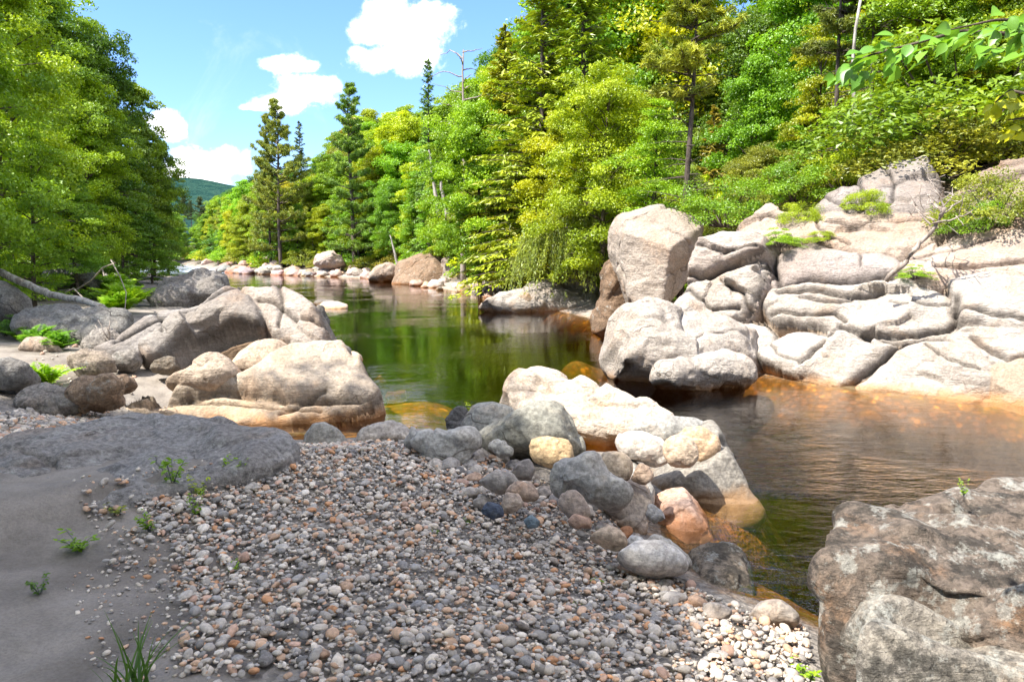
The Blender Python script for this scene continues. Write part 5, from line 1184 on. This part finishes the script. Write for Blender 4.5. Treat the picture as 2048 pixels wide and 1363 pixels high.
# landmark trees on the right bank
def landmark(kind, i, px, Y, top_py, col, name, label, w=1.0, cat='tree', base_z=None, **kw):
    p = at_y(px, HZ, Y); z_ = gz(p[0], Y) - .05 if base_z is None else base_z
    zt = CAMH + (HZ - top_py) / FPX * Y
    return grow(kind, i, p[0], Y, max(zt - z_, .5), col, name, label, cat, kw.pop('group', None), w=w, z=z_, **kw)
landmark('pine', 0, 562, 60, 214, (0.32, 0.38, 0.05), 'pine_tree', 'tall layered pine standing alone against the sky at the river bend', .85)
landmark('pine', 1, 540, 61, 240, (0.32, 0.38, 0.05), 'pine_tree', 'second pine top leaning close left of the tall layered pine', .6)
landmark('spruce', 0, 606, 66, 252, (0.14, 0.22, 0.10), 'spruce_tree', 'thin dark spruce just right of the tall layered pine', .85)
landmark('pine', 1, 705, 55, 182, (0.24, 0.40, 0.05), 'pine_tree', 'ragged pine rising above the slope between the two middle clouds', .85)
landmark('spruce', 1, 860, 47, 132, (0.18, 0.34, 0.07), 'spruce_tree', 'dark spruce tip poking above the canopy right of the big cloud', .75)
landmark('hemlock', 0, 1010, 33, 78, (0.36, 0.40, 0.03), 'hemlock_tree', 'brown-green hemlock left of the tallest dark hemlock', 1.1)
landmark('hemlock', 1, 1085, 29, -40, (0.32, 0.42, 0.03), 'hemlock_tree', 'tallest dark hemlock on the skyline, reaching the top edge', 1.15)
landmark('hemlock', 2, 1165, 28, -90, (0.28, 0.40, 0.03), 'hemlock_tree', 'dark hemlock right of the tallest skyline hemlock', 1.1)
landmark('thinpine', 0, 1372, 18.5, -60, (0.42, 0.48, 0.05), 'pine_tree', 'slender pine with a bare trunk and dead twigs behind the split boulder', 1.0)
landmark('thinpine', 1, 1662, 21, -120, (0.22, 0.27, 0.05), 'pine_tree', 'thin grey trunk among the leaves above the mauve dome', .9)
landmark('thinpine', 1, 1728, 20, -160, (0.22, 0.27, 0.05), 'pine_tree', 'dark forked trunk above the grey outcrop', .9)
landmark('weeping', 0, 1160, 26.6, 402, (0.40, 0.47, 0.10), 'weeping_bush', 'big olive weeping bush hanging over the pale shore slab', .8, 'bush')
landmark('broad', 1, 1210, 24.5, 150, YG, 'broadleaf_tree', 'bright yellow-green maple behind the weeping bush', 1.0)
landmark('broad', 3, 1110, 27, 240, YL, 'broadleaf_tree', 'golden lit tree above the left side of the weeping bush', 1.1)
landmark('slim', 1, 1295, 21.5, 210, LG, 'young_tree', 'fresh green young tree directly behind the split boulder', 1.3)
landmark('broad', 4, 960, 33, 225, LG, 'broadleaf_tree', 'broad light green tree below the dead snag', 1.0)
for k, (px, Y, h, c, lab) in enumerate([(1440, 16.3, 1.2, YG, 'yellow-green sapling between split boulder and upper ledge'), (1600, 16.6, .55, YG, 'small bright shrub on the left of the upper ledge'), (1560, 14.3, .42, LG, 'tiny green plant in the crack above the mauve dome'),
                                        (1730, 17.2, .6, YG, 'leafy shrub below the grey outcrop'), (1945, 15.0, .75, MG, 'dense green shrub beside the dead leaning branch'), (1830, 12.9, .28, LG, 'low green tuft at the foot of the dead leaning branch'),
                                        (1640, 15.2, .28, YG, 'low yellow tuft on the upper ledge'), (1990, 15.6, 1.2, OL, 'olive shrub on the ledge at the right frame edge'), (1290, 18.6, 1.2, LG, 'green shrub peeking over the split boulder cap')]):
    py_ = {0: 455, 1: 440, 2: 487, 3: 425, 4: 462, 5: 550, 6: 480, 7: 440, 8: 440}[k]
    p = cf_pt(px, py_ + 6, .02) if k in (2, 5) else up_pt(px, py_ + 4, .02) if k in (1, 3, 4, 6, 7) else on_ground(px, py_)
    grow('bush', k, p[0], p[1], h, c, 'shrub', lab, 'shrub', w=1.1 if h > .5 else 1.5, z=p[2] - .02)
for k, (px, py, h, c, lab) in enumerate([(1085, 560, 1.5, OL, 'olive bush left of the weeping bush'), (1225, 545, 1.3, YG, 'bright bush between the weeping bush and the split boulder'), (1030, 565, 1.1, LG, 'low bush left of the pale shore slab'), (980, 560, 1.2, MG, 'green bush by the grey angular far boulder'),
                                        (1450, 432, 1.5, MG, 'leafy bush behind the stepped bedrock'), (1540, 412, 1.3, OL, 'olive bush behind the upper ledge'), (1600, 402, 1.4, MG, 'green bush left of the grey outcrop'), (1690, 375, 1.4, YG, 'yellow-green bush above the grey outcrop'), (1900, 330, 1.5, DG, 'dark bush right of the grey outcrop'), (1990, 330, 1.6, MG, 'green bush above the tan ledge'), (2060, 345, 1.4, OL, 'olive bush above the right end of the tan ledge'), (1790, 318, 1.3, MG, 'green bush over the top of the grey outcrop')]):
    y_ = {0: 28.5, 1: 28.5, 2: 30, 3: 33}.get(k, 17.2 if k > 5 else 17.6); q_ = at_y(px, py - (14 if k < 4 else 0), y_)
    grow('bush', k, q_[0], q_[1], h, c, 'bush', lab, 'bush', w=1.15, z=q_[2] - .25)
# dead snag on the skyline
def wood(name, paths, label, cat, mat=None, sides=7, loc=None):
    V, Q = tubes(paths, sides); org = np.array(loc if loc is not None else V.mean(0)); 
    N = vnormals(V, [Q]); V = V + N * (0.10 * np.interp(np.abs(fbm(V * 9, 3, 4)), [0, 1], [0, .2]))[:, None] * 0.3
    return tag(link(name, mk(name, V - org, [Q], mat or M_dead), loc=org), label, cat)
rw = np.random.RandomState(3)
def limb(a, b, r0, r1, wob, n=9, sag=0.0):
    p, r = limb_(a, b, r0, r1, wob, n, sag)      # both ends closed with a broken stub
    return np.concatenate([p[:1] - (p[1:2] - p[:1]) * .04, p, p[-1:] + (p[-1:] - p[-2:-1]) * .04]), np.concatenate([[.0005], r, [.0005]])
def limb_(a, b, r0, r1, wob, n, sag):
    s = np.linspace(0, 1, n); a, b = np.array(a, float), np.array(b, float); L = np.linalg.norm(b - a)
    p = a + (b - a) * s[:, None] + np.cumsum(rw.normal(size=(n, 3)), 0) * wob * L * .06 * (s * (1 - s) * 4)[:, None]
    p[:, 2] -= sag * L * s * (1 - s) * 4
    return (p, r0 + (r1 - r0) * s)
p = at_y(926, HZ, 38); bz = gz(p[0], 38); tz = CAMH + (HZ - 118) / FPX * 38
ps = [limb((p[0], 38, bz), (p[0] + .1, 38, tz), .16, .03, .15, 14)]
for k in range(14):
    h = tz - .1 - k * .28; az = k * 2.3; L = rw.uniform(.7, 1.9)
    ps.append(limb((p[0] + .05, 38, h), (p[0] + L * math.cos(az), 38 + L * math.sin(az), h + rw.uniform(-.1, .55)), .035, .006, .5))
wood('dead_snag', ps, 'bare dead pine snag with thin crooked arms on the skyline', 'dead tree')

# ------------------------------------------------------------------ left bank
left_items = []
def left_tree(kind, i, px, Y, top_py, col, w, label, name='broadleaf_tree', tilt=(0, 0), group='trees on the left bank'):
    return landmark(kind, i, px, Y, top_py, col, name, label, w, group=group, tilt=tilt)
LM = (0.15, 0.235, 0.035)
LM = (0.26, 0.43, 0.022)
left_tree('broad', 0, -170, 13.5, -420, LM, .85, 'nearest tall tree filling the left frame edge')
left_tree('broad', 4, 20, 19, -130, (0.38, 0.52, 0.02), .95, 'large yellow-lit tree behind the nearest left tree')
left_tree('broad', 2, 120, 25, 15, (0.22, .36, .03), 1.05, 'dark crowned tree whose rounded top stands against the sky on the left')
left_tree('broad', 1, 195, 27, 85, (0.13, 0.25, 0.025), .8, 'dark rounded crown projecting right into the sky on the left')
left_tree('broad', 3, 180, 24, 165, (0.36, 0.52, 0.02), .95, 'mid-height sunlit tree in front of the dark left crowns')
left_tree('broad', 2, 268, 34, 175, (0.28, 0.40, 0.03), .95, 'orange tinged tree on the left with a tapering right side')
left_tree('broad', 0, 305, 38, 285, (0.20, 0.32, 0.03), .9, 'rightmost dark tree of the left bank leaning over the rapids', tilt=(0, .08))
left_tree('slim', 0, 335, 42, 395, (0.25, 0.42, 0.03), 1.3, 'small tree under the rightmost left-bank tree by the rapids', 'young_tree')
left_tree('slim', 1, 60, 16, 250, (0.28, 0.45, 0.03), 1.4, 'green young tree low at the left above the ferns', 'young_tree')
left_tree('slim', 2, 150, 20, 330, (0.22, 0.40, 0.04), 1.5, 'low leafy tree above the shaded lichen-grey boulder', 'young_tree')
left_tree('slim', 0, 240, 27, 350, (0.2, 0.36, 0.03), 1.6, 'low dark tree between the ferns and the rapids', 'young_tree')
left_tree('slim', 1, 300, 31, 420, (0.2, 0.36, 0.03), 1.7, 'bushy sapling leaning out towards the rapids', 'young_tree')
left_tree('broad', 1, -30, 27, -180, MG, 1.1, 'tall background tree behind the left frame edge')
left_tree('broad', 3, 60, 33, -20, MG, 1.1, 'tall background tree behind the yellow-lit left tree')
left_tree('hemlock', 1, 120, 30, 190, DG, 1.4, 'hidden dark conifer inside the left grove', 'hemlock_tree')
left_tree('hemlock', 0, 215, 36, 250, DG, 1.5, 'dark conifer behind the low trees by the rapids', 'hemlock_tree')
left_tree('hemlock', 2, 20, 22, 160, DG, 1.5, 'dark conifer filling the shade above the round grey boulder', 'hemlock_tree')
for k, (px, py, h, w, c, lab) in enumerate([(30, 560, 1.6, 1.5, DG, 'dark bush above the fallen log at the left edge'), (120, 535, 1.5, 1.6, DG, 'dark bush behind the shaded lichen-grey boulder'), (215, 540, 1.3, 1.6, (0.10, .2, .03), 'leafy bush behind the bright fern bank'),
                                            (270, 545, 1.1, 1.6, (0.10, .2, .03), 'bush above the bedrock shelf upstream'), (310, 540, 1.0, 1.4, DG, 'dark bush at the near edge of the rapids'), (10, 670, .45, 1.6, (0.09, .19, .04), 'low leafy plants beside the ferns at the left edge'),
                                            (340, 525, 1.3, 1.6, DG, 'dark bush overhanging the rapids from the left'), (-60, 600, 1.5, 1.4, DG, 'shaded bush at the left frame edge behind the round boulder'), (175, 520, 2.2, 1.7, DG, 'tall dark bush under the left trees'), (75, 515, 2.4, 1.7, DG, 'tall dark bush deep in the left shade')]):
    p = on_ground(px, py); grow('bush', k, p[0], p[1], h, c, 'bush', lab, 'bush', w=w)
# trees closing the bend far upstream
for k, (px, Y, top, kd, c, lab) in enumerate([(372, 118, 395, 'thinpine', (0.12, .17, .06), 'leftmost slim pine at the far bend'), (404, 112, 398, 'thinpine', (0.12, .17, .06), 'right slim pine at the far bend below the distant hill'), (385, 125, 405, 'thinpine', (0.12, .18, .06), 'middle slim pine at the far bend'),
                                              (350, 105, 430, 'broad', MG, 'green tree at the far bend left of the slim pines'), (395, 105, 455, 'broad', LG, 'lower tree under the slim pines at the far bend'), (425, 100, 440, 'broad', YG, 'yellow-green tree at the far bend right of the slim pines'),
                                              (370, 98, 465, 'slim', MG, 'small tree by the rapids under the far pines'), (440, 96, 415, 'broad', YG, 'tree at the foot of the right slope by the far bend'), (330, 95, 400, 'broad', MG, 'tree behind the rapids on the left'), (410, 130, 425, 'broad', BG, 'bluish tree in the gap under the distant hill'),
                                              (360, 140, 430, 'hemlock', BG, 'dark conifer in the gap left of the bluish tree'), (300, 90, 380, 'broad', DG, 'dark tree deep behind the left grove by the rapids'), (455, 88, 395, 'slim', YG, 'young yellow tree on the right bank beside the rapids'), (412, 92, 480, 'slim', YG, 'low sapling on the far right bank above the rapids'), (395, 94, 485, 'slim', DG, 'low dark sapling at the head of the rapids')]):
    landmark(kd, k, px, Y, top, c, {'thinpine': 'pine_tree', 'broad': 'broadleaf_tree', 'slim': 'young_tree', 'hemlock': 'hemlock_tree'}[kd], lab, 1.0 if kd == 'thinpine' else 1.3, group='trees at the far river bend')
# ferns and small plants
FG = (0.38, 0.62, 0.03)
for k, (px, py, h, w, lab) in enumerate([(225, 600, .85, 1.5, 'large bright fern clump left of the grey cracked slab'), (262, 612, .75, 1.4, 'bright fern clump right of the large one'), (240, 625, .6, 1.3, 'lower bright fern under the large fern clump'), (205, 590, .8, 1.3, 'fern behind the low grey slab'), (340, 612, .35, 1.2, 'small fern on the bedrock shelf'),
                                         (385, 590, .3, 1.2, 'fern tuft on top of the grey cracked slab'), (88, 772, .36, 1.15, 'single upright fern tuft in the sand by the flat pale slab'), (75, 690, .38, 1.5, 'shaded fern patch above the tan rock'), (115, 700, .33, 1.4, 'shaded fern right of the fern patch'), (45, 680, .33, 1.4, 'shaded fern at the left edge of the patch'),
                                         (20, 665, .3, 1.4, 'dark fern beside the round grey boulder'), (310, 605, .3, 1.2, 'small fern right of the bright fern clumps')]):
    p = on_ground(px, py); grow('fern', k, p[0], p[1], h, FG if k not in (7, 8, 9, 10) else (0.2, .42, .045), 'fern', lab, 'fern', w=w, z=p[2])
def sprig(seed, n=9, H=.22, spread=.5, leaf=.045, grass=0, gl=.2):
    rs_ = np.random.RandomState(seed); cen, ax, nor, lv, sz, asp = [], [], [], [], [], []; paths = []
    for k in range(n):
        a = rs_.uniform(0, 6.3); dv = np.array([math.cos(a), math.sin(a), 0]); h = H * rs_.uniform(.5, 1); s = np.linspace(0, 1, 6)
        p_ = dv * (spread * h * s ** 1.4)[:, None] + np.stack([0 * s, 0 * s, h * s], -1); paths.append((p_, .003 * (1 - s) + .001))
        m_ = 9; q = rs_.uniform(.25, 1, m_); c = np.stack([np.interp(q, s, p_[:, i]) for i in range(3)], -1); r = rs_.normal(size=(m_, 3)); r[:, 2] = np.abs(r[:, 2]) * .3; r /= np.linalg.norm(r, axis=1)[:, None]
        cen.append(c + r * leaf * .5); ax.append(r); nor.append(rs_.normal(size=(m_, 3)) * .4 + [0, 0, 1]); lv.append(rs_.uniform(.2, .9, m_)); sz.append(leaf * rs_.uniform(.6, 1.2, m_))
    V, Q = tubes(paths, 4); st = mk('stem', V, [Q], M_fern)
    return st, leaf_mesh('foliage', np.concatenate(cen), np.concatenate(nor), np.concatenate(sz), 2.2, np.concatenate(lv), M_fern, rs_, np.concatenate(ax), .1)
def blades(seed, n, L, lean_, w):
    rs_ = np.random.RandomState(seed); Vs, Fs = [], []; off = 0
    for k in range(n):
        a = rs_.uniform(0, 6.3); dv = np.array([math.cos(a), math.sin(a), 0]); sd = np.array([-dv[1], dv[0], 0]); l = L * rs_.uniform(.5, 1.1); ln = lean_ * rs_.uniform(.3, 1.2)
        s = np.linspace(0, 1, 7); p_ = rs_.normal(size=3) * [.03, .03, 0] * L * 3 + dv * (l * ln * s ** 1.7)[:, None] + np.stack([0 * s, 0 * s, l * (s - .35 * ln * s ** 2.2)], -1)
        ww = w * (1 - s ** 2.0) * .5 + .0004
        mid_ = p_ - np.array([0, 0, 1])[None] * ww[:, None] * .5
        V = np.stack([p_ - sd * ww[:, None], mid_, p_ + sd * ww[:, None]], 1).reshape(-1, 3); Vs.append(V)
        i = np.arange(6) * 3
        Fs.append(np.concatenate([np.stack([i, i + 1, i + 4, i + 3], -1), np.stack([i + 1, i + 2, i + 5, i + 4], -1)]) + off); off += len(V)
    F = np.concatenate(Fs); return mk('blades', np.concatenate(Vs), [F], M_fern, attrs={'lv': ('FACE', np.repeat(rs_.uniform(.2, .8, n), 12))})
PROTO['sprig'] = [(*sprig(700 + i), SF) for i in range(4)]
for k, (px, py, h, w, c, lab) in enumerate([(345, 975, .26, 1.0, MG, 'tallest weed at the edge of the flat grey ledge'), (465, 965, .2, 1.1, LG, 'weed on the gravel right of the tallest weed'), (395, 1000, .18, 1.0, YG, 'yellowish weed between gravel and ledge'), (395, 1035, .17, .8, MG, 'thin weed standing in the upper gravel'), (525, 950, .14, 1.2, OL, 'brownish green weed by the ledge tip'),
                                            (300, 1065, .15, 1.2, MG, 'weed clump on the sand at the gravel edge'), (240, 1030, .10, 1.9, OL, 'low olive weed on the dark sand'), (160, 1100, .12, 2.2, MG, 'green weed mat on the shaded sand'), (80, 1190, .13, 1.0, DG, 'faint dark weed on the shaded sand'), (465, 1148, .08, 1.4, LG, 'tiny light green plant in the gravel'),
                                            (950, 812, .20, 1.4, YG, 'bright yellow-green sprig behind the shaded boulder pair'), (1928, 990, .10, .8, LG, 'tiny sprig growing on top of the foreground boulder'), (1195, 1175, .08, 1.2, MG, 'small plant in the gravel near the shallows'), (870, 1070, .06, 1.2, MG, 'tiny plant in mid gravel'), (1620, 1362, .12, 1.6, LG, 'bright green plant at the foot of the foreground boulder'), (935, 1050, .06, 1.0, LG, 'tiny plant left of the dark blue-grey stone'), (1155, 1215, .06, 1.2, LG, 'tiny light sprig in the lower gravel'), (420, 860, .10, 1.3, LG, 'small weed where the flat ledge meets the sunlit bedrock')]):
    if px == 1928: p = at_y(px, py, 4.0)
    elif px == 950: p = at_z(px, 835, .1)
    else: p = on_ground(px, py)
    grow('sprig', k, p[0], p[1], h, c, 'weed', lab, 'weed', w=w, z=p[2] - .01, H0=.22)
p = on_ground(270, 1362)
r = empty('grass_tuft', (p[0] + .05, p[1] - .12, gz(p[0], p[1]))); link('blades', blades(801, 26, .34, .75, .011), r, col=(0.10, 0.20, 0.04))
tag(r, 'tall sharp grass tuft in the sand at the bottom edge', 'grass tuft')
# fallen log, driftwood and the leaning dead branch
a = at_y(-40, 532, 15.0); b = at_y(205, 614, 13.2)
wood('fallen_log', [limb((a[0], a[1], a[2]), (b[0], b[1], b[2]), .075, .052, .09, 22)], 'pale fallen birch log sloping down onto the left bank rocks', 'log', M_birch, 10)
for k, (p0, p1, lab) in enumerate([((110, 585), (220, 625), 'thin grey stick below the fallen log'), ((150, 580), (235, 605), 'thin grey stick crossing behind the fallen log'), ((60, 590), (200, 640), 'long thin branch lying under the fallen log'), ((120, 600), (250, 640), 'thin branch ending at the low grey slab')]):
    a = on_ground(*p0); b = on_ground(*p1); wood('stick', [limb(a + [0, 0, .25], b + [0, 0, .12], .02, .008, .6)], lab, 'stick')
q = on_ground(232, 712); ps = []
tips = [(190, 650), (210, 655), (205, 672), (228, 668), (196, 640), (245, 690), (220, 640)]
for k, tpx in enumerate(tips):
    d = at_y(*tpx, q[1] + rw.uniform(-.15, .15)); ps.append(limb(q + [rw.normal() * .02, 0, .02], d, .022 if k < 3 else .014, .004, .8))
ps.append(limb(q + [.18, -.05, .03], q + [-.12, 0, .08], .035, .03, .3))
wood('driftwood', ps, 'grey forked driftwood snag stuck in the rocks on the left', 'driftwood')
def on_cliff(px, py, off=.25):
    d = ray(px, py); O = CB + CF[2] * off; return CAMP + d * (((O - CAMP) @ CF[2]) / (d @ CF[2]))
a, b = on_cliff(1772, 562, .5), on_cliff(1890, 415, 1.25); ps = [limb(a, b, .042, .028, .3, 14)]
for tp in [(1850, 385), (1905, 375), (1930, 395), (1868, 370), (1840, 410), (1945, 420), (1820, 395), (1890, 350)]:
    d = on_cliff(*tp, 1.2 + rw.uniform(-.2, .3)); s0 = a + (b - a) * rw.uniform(.75, 1.0); ps.append(limb(s0, d, .014, .003, .8))
    for j in range(3): m_ = s0 + (d - s0) * rw.uniform(.4, .9); ps.append(limb(m_, m_ + rw.normal(size=3) * .18, .006, .002, .8, 5))
wood('dead_branch', ps, 'bleached dead branch leaning on the pale cliff with twiggy top', 'branch')
for k in range(9):
    ps = []; c = at_y(1905 + 22 * k, 372 - k * 3 + (k % 3) * 16, 16.2)
    for j in range(9):
        e_ = c + rw.normal(size=3) * [.6, .3, .35]; ps.append(limb(c + rw.normal(size=3) * .25, e_, .009, .002, .7, 6))
    wood('dead_brush', ps, f'{["tangled", "arching", "wispy"][k % 3]} dead twigs {["above the broad tan slab", "behind the dense green shrub", "at the right frame edge"][k // 3]}', 'dead twigs')
# white trunks showing through the right slope
for k, (px, Y, py0, py1, dx, lab) in enumerate([(880, 36, 390, 300, -22, 'pale leaning trunk in the leaves above the dark far boulder'), (895, 40, 400, 330, -14, 'pale trunk beside the leaning pale one'), (802, 49, 520, 470, -22, 'grey leaning trunk by the far shore boulders'), (1715, 18, 300, 0, 6, 'grey tree trunk rising to the top above the outcrop'), (1960, 19, 330, 60, -10, 'dark trunk at the upper right among yellow leaves')]):
    a = at_y(px, py0, Y); b = at_y(px + dx, py1, Y); wood('bare_trunk', [limb((a[0], Y, a[2] - 1.0), b, .06 if Y < 25 else .13, .03, .2, 10)], lab, 'tree trunk', M_birch if k < 4 else M_bark)

# ------------------------------------------------------------------ near branches hanging in at the top right
def leafy_branch(name, label, stem_px, leaves, col, size):
    pts = np.array([at_y(*q) for q in stem_px]); r = empty(name, pts[0]); o = pts[0]
    s = np.linspace(0, 1, len(pts)); ss_ = np.linspace(0, 1, 24); sm = np.stack([np.interp(ss_, s, pts[:, i]) for i in range(3)], -1)
    V, Q = tubes([(sm - o, np.linspace(.008, .0018, 24))], 6); link('branch', mk('branch', V, [Q], M_bark), r, col=(.2, .2, .2))
    rs_ = np.random.RandomState(len(label)); Vs, Fs, lv = [], [], []; off = 0; paths = []
    prof = np.array([0, .55, .92, 1.0, .86, .55, .2, 0]); m_ = len(prof)
    for k in range(leaves):
        f = rs_.uniform(.02, 1.0) if k else 1.0; b = np.array([np.interp(f, ss_, sm[:, i]) for i in range(3)]) - o
        tgn = np.array([np.interp(min(f + .03, 1), ss_, sm[:, i]) - np.interp(max(f - .03, 0), ss_, sm[:, i]) for i in range(3)]); tgn /= np.linalg.norm(tgn)
        sd = np.cross(tgn, [0, 0, 1]); sd /= np.linalg.norm(sd); sg = 1 if k % 2 else -1
        b = b + sd * sg * rs_.uniform(0, .055) + np.array([0, 0, rs_.uniform(-.045, .02)]); d = tgn * rs_.uniform(.1, .9) + sd * sg * rs_.uniform(.2, 1.0) + np.array([rs_.uniform(-.4, .3), 0, rs_.uniform(-.75, .15)]); d /= np.linalg.norm(d)
        nrm = np.array([0, -.65, .75]) + rs_.normal(size=3) * .42; nrm -= (nrm @ d) * d; nrm /= np.linalg.norm(nrm); w_ = np.cross(nrm, d)
        l = size * rs_.uniform(.7, 1.15); u = np.linspace(0, 1, m_); st_ = b + d * .02; paths.append((np.stack([b, st_]), np.array([.0015, .001])))
        mid_ = st_ + d * (l * u)[:, None] - nrm * (l * .22 * u ** 2)[:, None]
        L_ = mid_ + (w_ * .30 * l) * prof[:, None] + nrm * (.08 * l * prof)[:, None]; R__ = mid_ - (w_ * .30 * l) * prof[:, None] + nrm * (.08 * l * prof)[:, None]
        Vs.append(np.stack([L_, mid_, R__], 1).reshape(-1, 3)); i = np.arange(m_ - 1) * 3
        Fs.append(np.concatenate([np.stack([i, i + 1, i + 4, i + 3], -1), np.stack([i + 1, i + 2, i + 5, i + 4], -1)]) + off); off += 3 * m_; lv += [rs_.uniform(.1, .9)] * (2 * (m_ - 1))
    link('foliage', mk('foliage', np.concatenate(Vs), [np.concatenate(Fs)], M_leaf, attrs={'lv': ('FACE', np.array(lv))}), r, col=col)
    return tag(r, label, 'branch')
leafy_branch('leafy_branch', 'long near branch of toothed leaves reaching in at the top right', [(2180, 90, 2.3), (2040, 70, 2.35), (1920, 62, 2.4), (1820, 90, 2.45), (1740, 110, 2.5), (1680, 138, 2.55)], 90, (0.22, 0.45, 0.06), .064)
leafy_branch('leafy_branch', 'near leafy twig above the long branch in the top right corner', [(2200, 60, 2.2), (2080, 40, 2.25), (1990, 40, 2.3), (1900, 60, 2.35)], 40, (0.22, 0.45, 0.06), .064)
leafy_branch('leafy_branch', 'sunlit yellow leaf spray below the long branch at the right edge', [(2160, 215, 2.4), (2080, 195, 2.4), (2020, 180, 2.45), (1990, 205, 2.45)], 24, (0.60, 0.62, 0.03), .056)
leafy_branch('leafy_branch', 'lowest sunlit leaf spray at the right edge', [(2150, 260, 2.4), (2060, 235, 2.4), (2015, 240, 2.45)], 9, (0.60, 0.62, 0.03), .056)

# ------------------------------------------------------------------ trees behind the viewer that shade the beach
for k, (x, y, h, w, lab) in enumerate([(-8.4, -0.8, 14, 1.0, 'tall shade tree behind the beach, nearest the sand'), (-9.5, 3.0, 13, .95, 'shade tree left of the beach beyond the frame'), (-3.2, -6.5, 15, 1.0, 'tall shade tree behind the gravel bar'), (-10, -3.5, 15, 1.1, 'shade tree farther behind the beach on the left'),
                                       (1.5, -5.0, 13, .9, 'shade tree behind the foreground boulder'), (-6.4, 1.4, 11.5, .62, 'shade tree beside the sand out of frame'), (-16, 9.5, 14, .9, 'shade tree beyond the left frame edge above the round boulder'), (5.0, -4.0, 12, .9, 'shade tree on the near bank to the right')]):
    grow('broad', k, x, y, h, MG, 'broadleaf_tree', lab, 'tree', 'shade trees around the beach', w=w)

# labels of the forest on the right bank
lm = [(470, 'by the far rapids'), (530, 'left of the tall layered pine'), (640, 'around the tall layered pine'), (760, 'above the round beige boulder'), (880, 'above the dark far boulder'), (990, 'below the dead snag'), (1100, 'left of the weeping bush'), (1230, 'behind the weeping bush'), (1350, 'behind the split boulder'), (1470, 'right of the slender pine'), (1620, 'above the upper ledge'), (1800, 'above the grey outcrop'), (1950, 'behind the dead branch'), (9999, 'at the right frame edge')]
def near_tone(c): return tone[min(tone, key=lambda q: sum((q[i] - c[i]) ** 2 for i in range(3)))]
def forest_label(it):
    o, k, c = it; px, py = to_px(o.location); h = o.scale[2] * (1.5 if k == 'bush' else 10)
    kind_ = {'broad': 'leafy tree', 'slim': 'young tree', 'hemlock': 'drooping hemlock', 'spruce': 'narrow spruce', 'pine': 'pine', 'bush': 'bush'}[k]
    sz = '' if k == 'bush' else 'tall ' if h > 8.5 else 'low ' if h < 5 else ''
    return f'{sz}{near_tone(c)} {kind_} {next(s_ for l_, s_ in lm if px < l_)}'
for it in forest_items: it[0]['category'] = 'bush' if it[1] == 'bush' else 'tree'
for grp, ks in (('bushes along the right bank', ('bush',)), ('trees on the right bank slope', ('broad', 'slim', 'hemlock', 'spruce', 'pine'))):
    L = [it for it in forest_items if it[1] in ks]
    label_ordinals(L, forest_label, 'bush' if ks == ('bush',) else 'tree', grp)
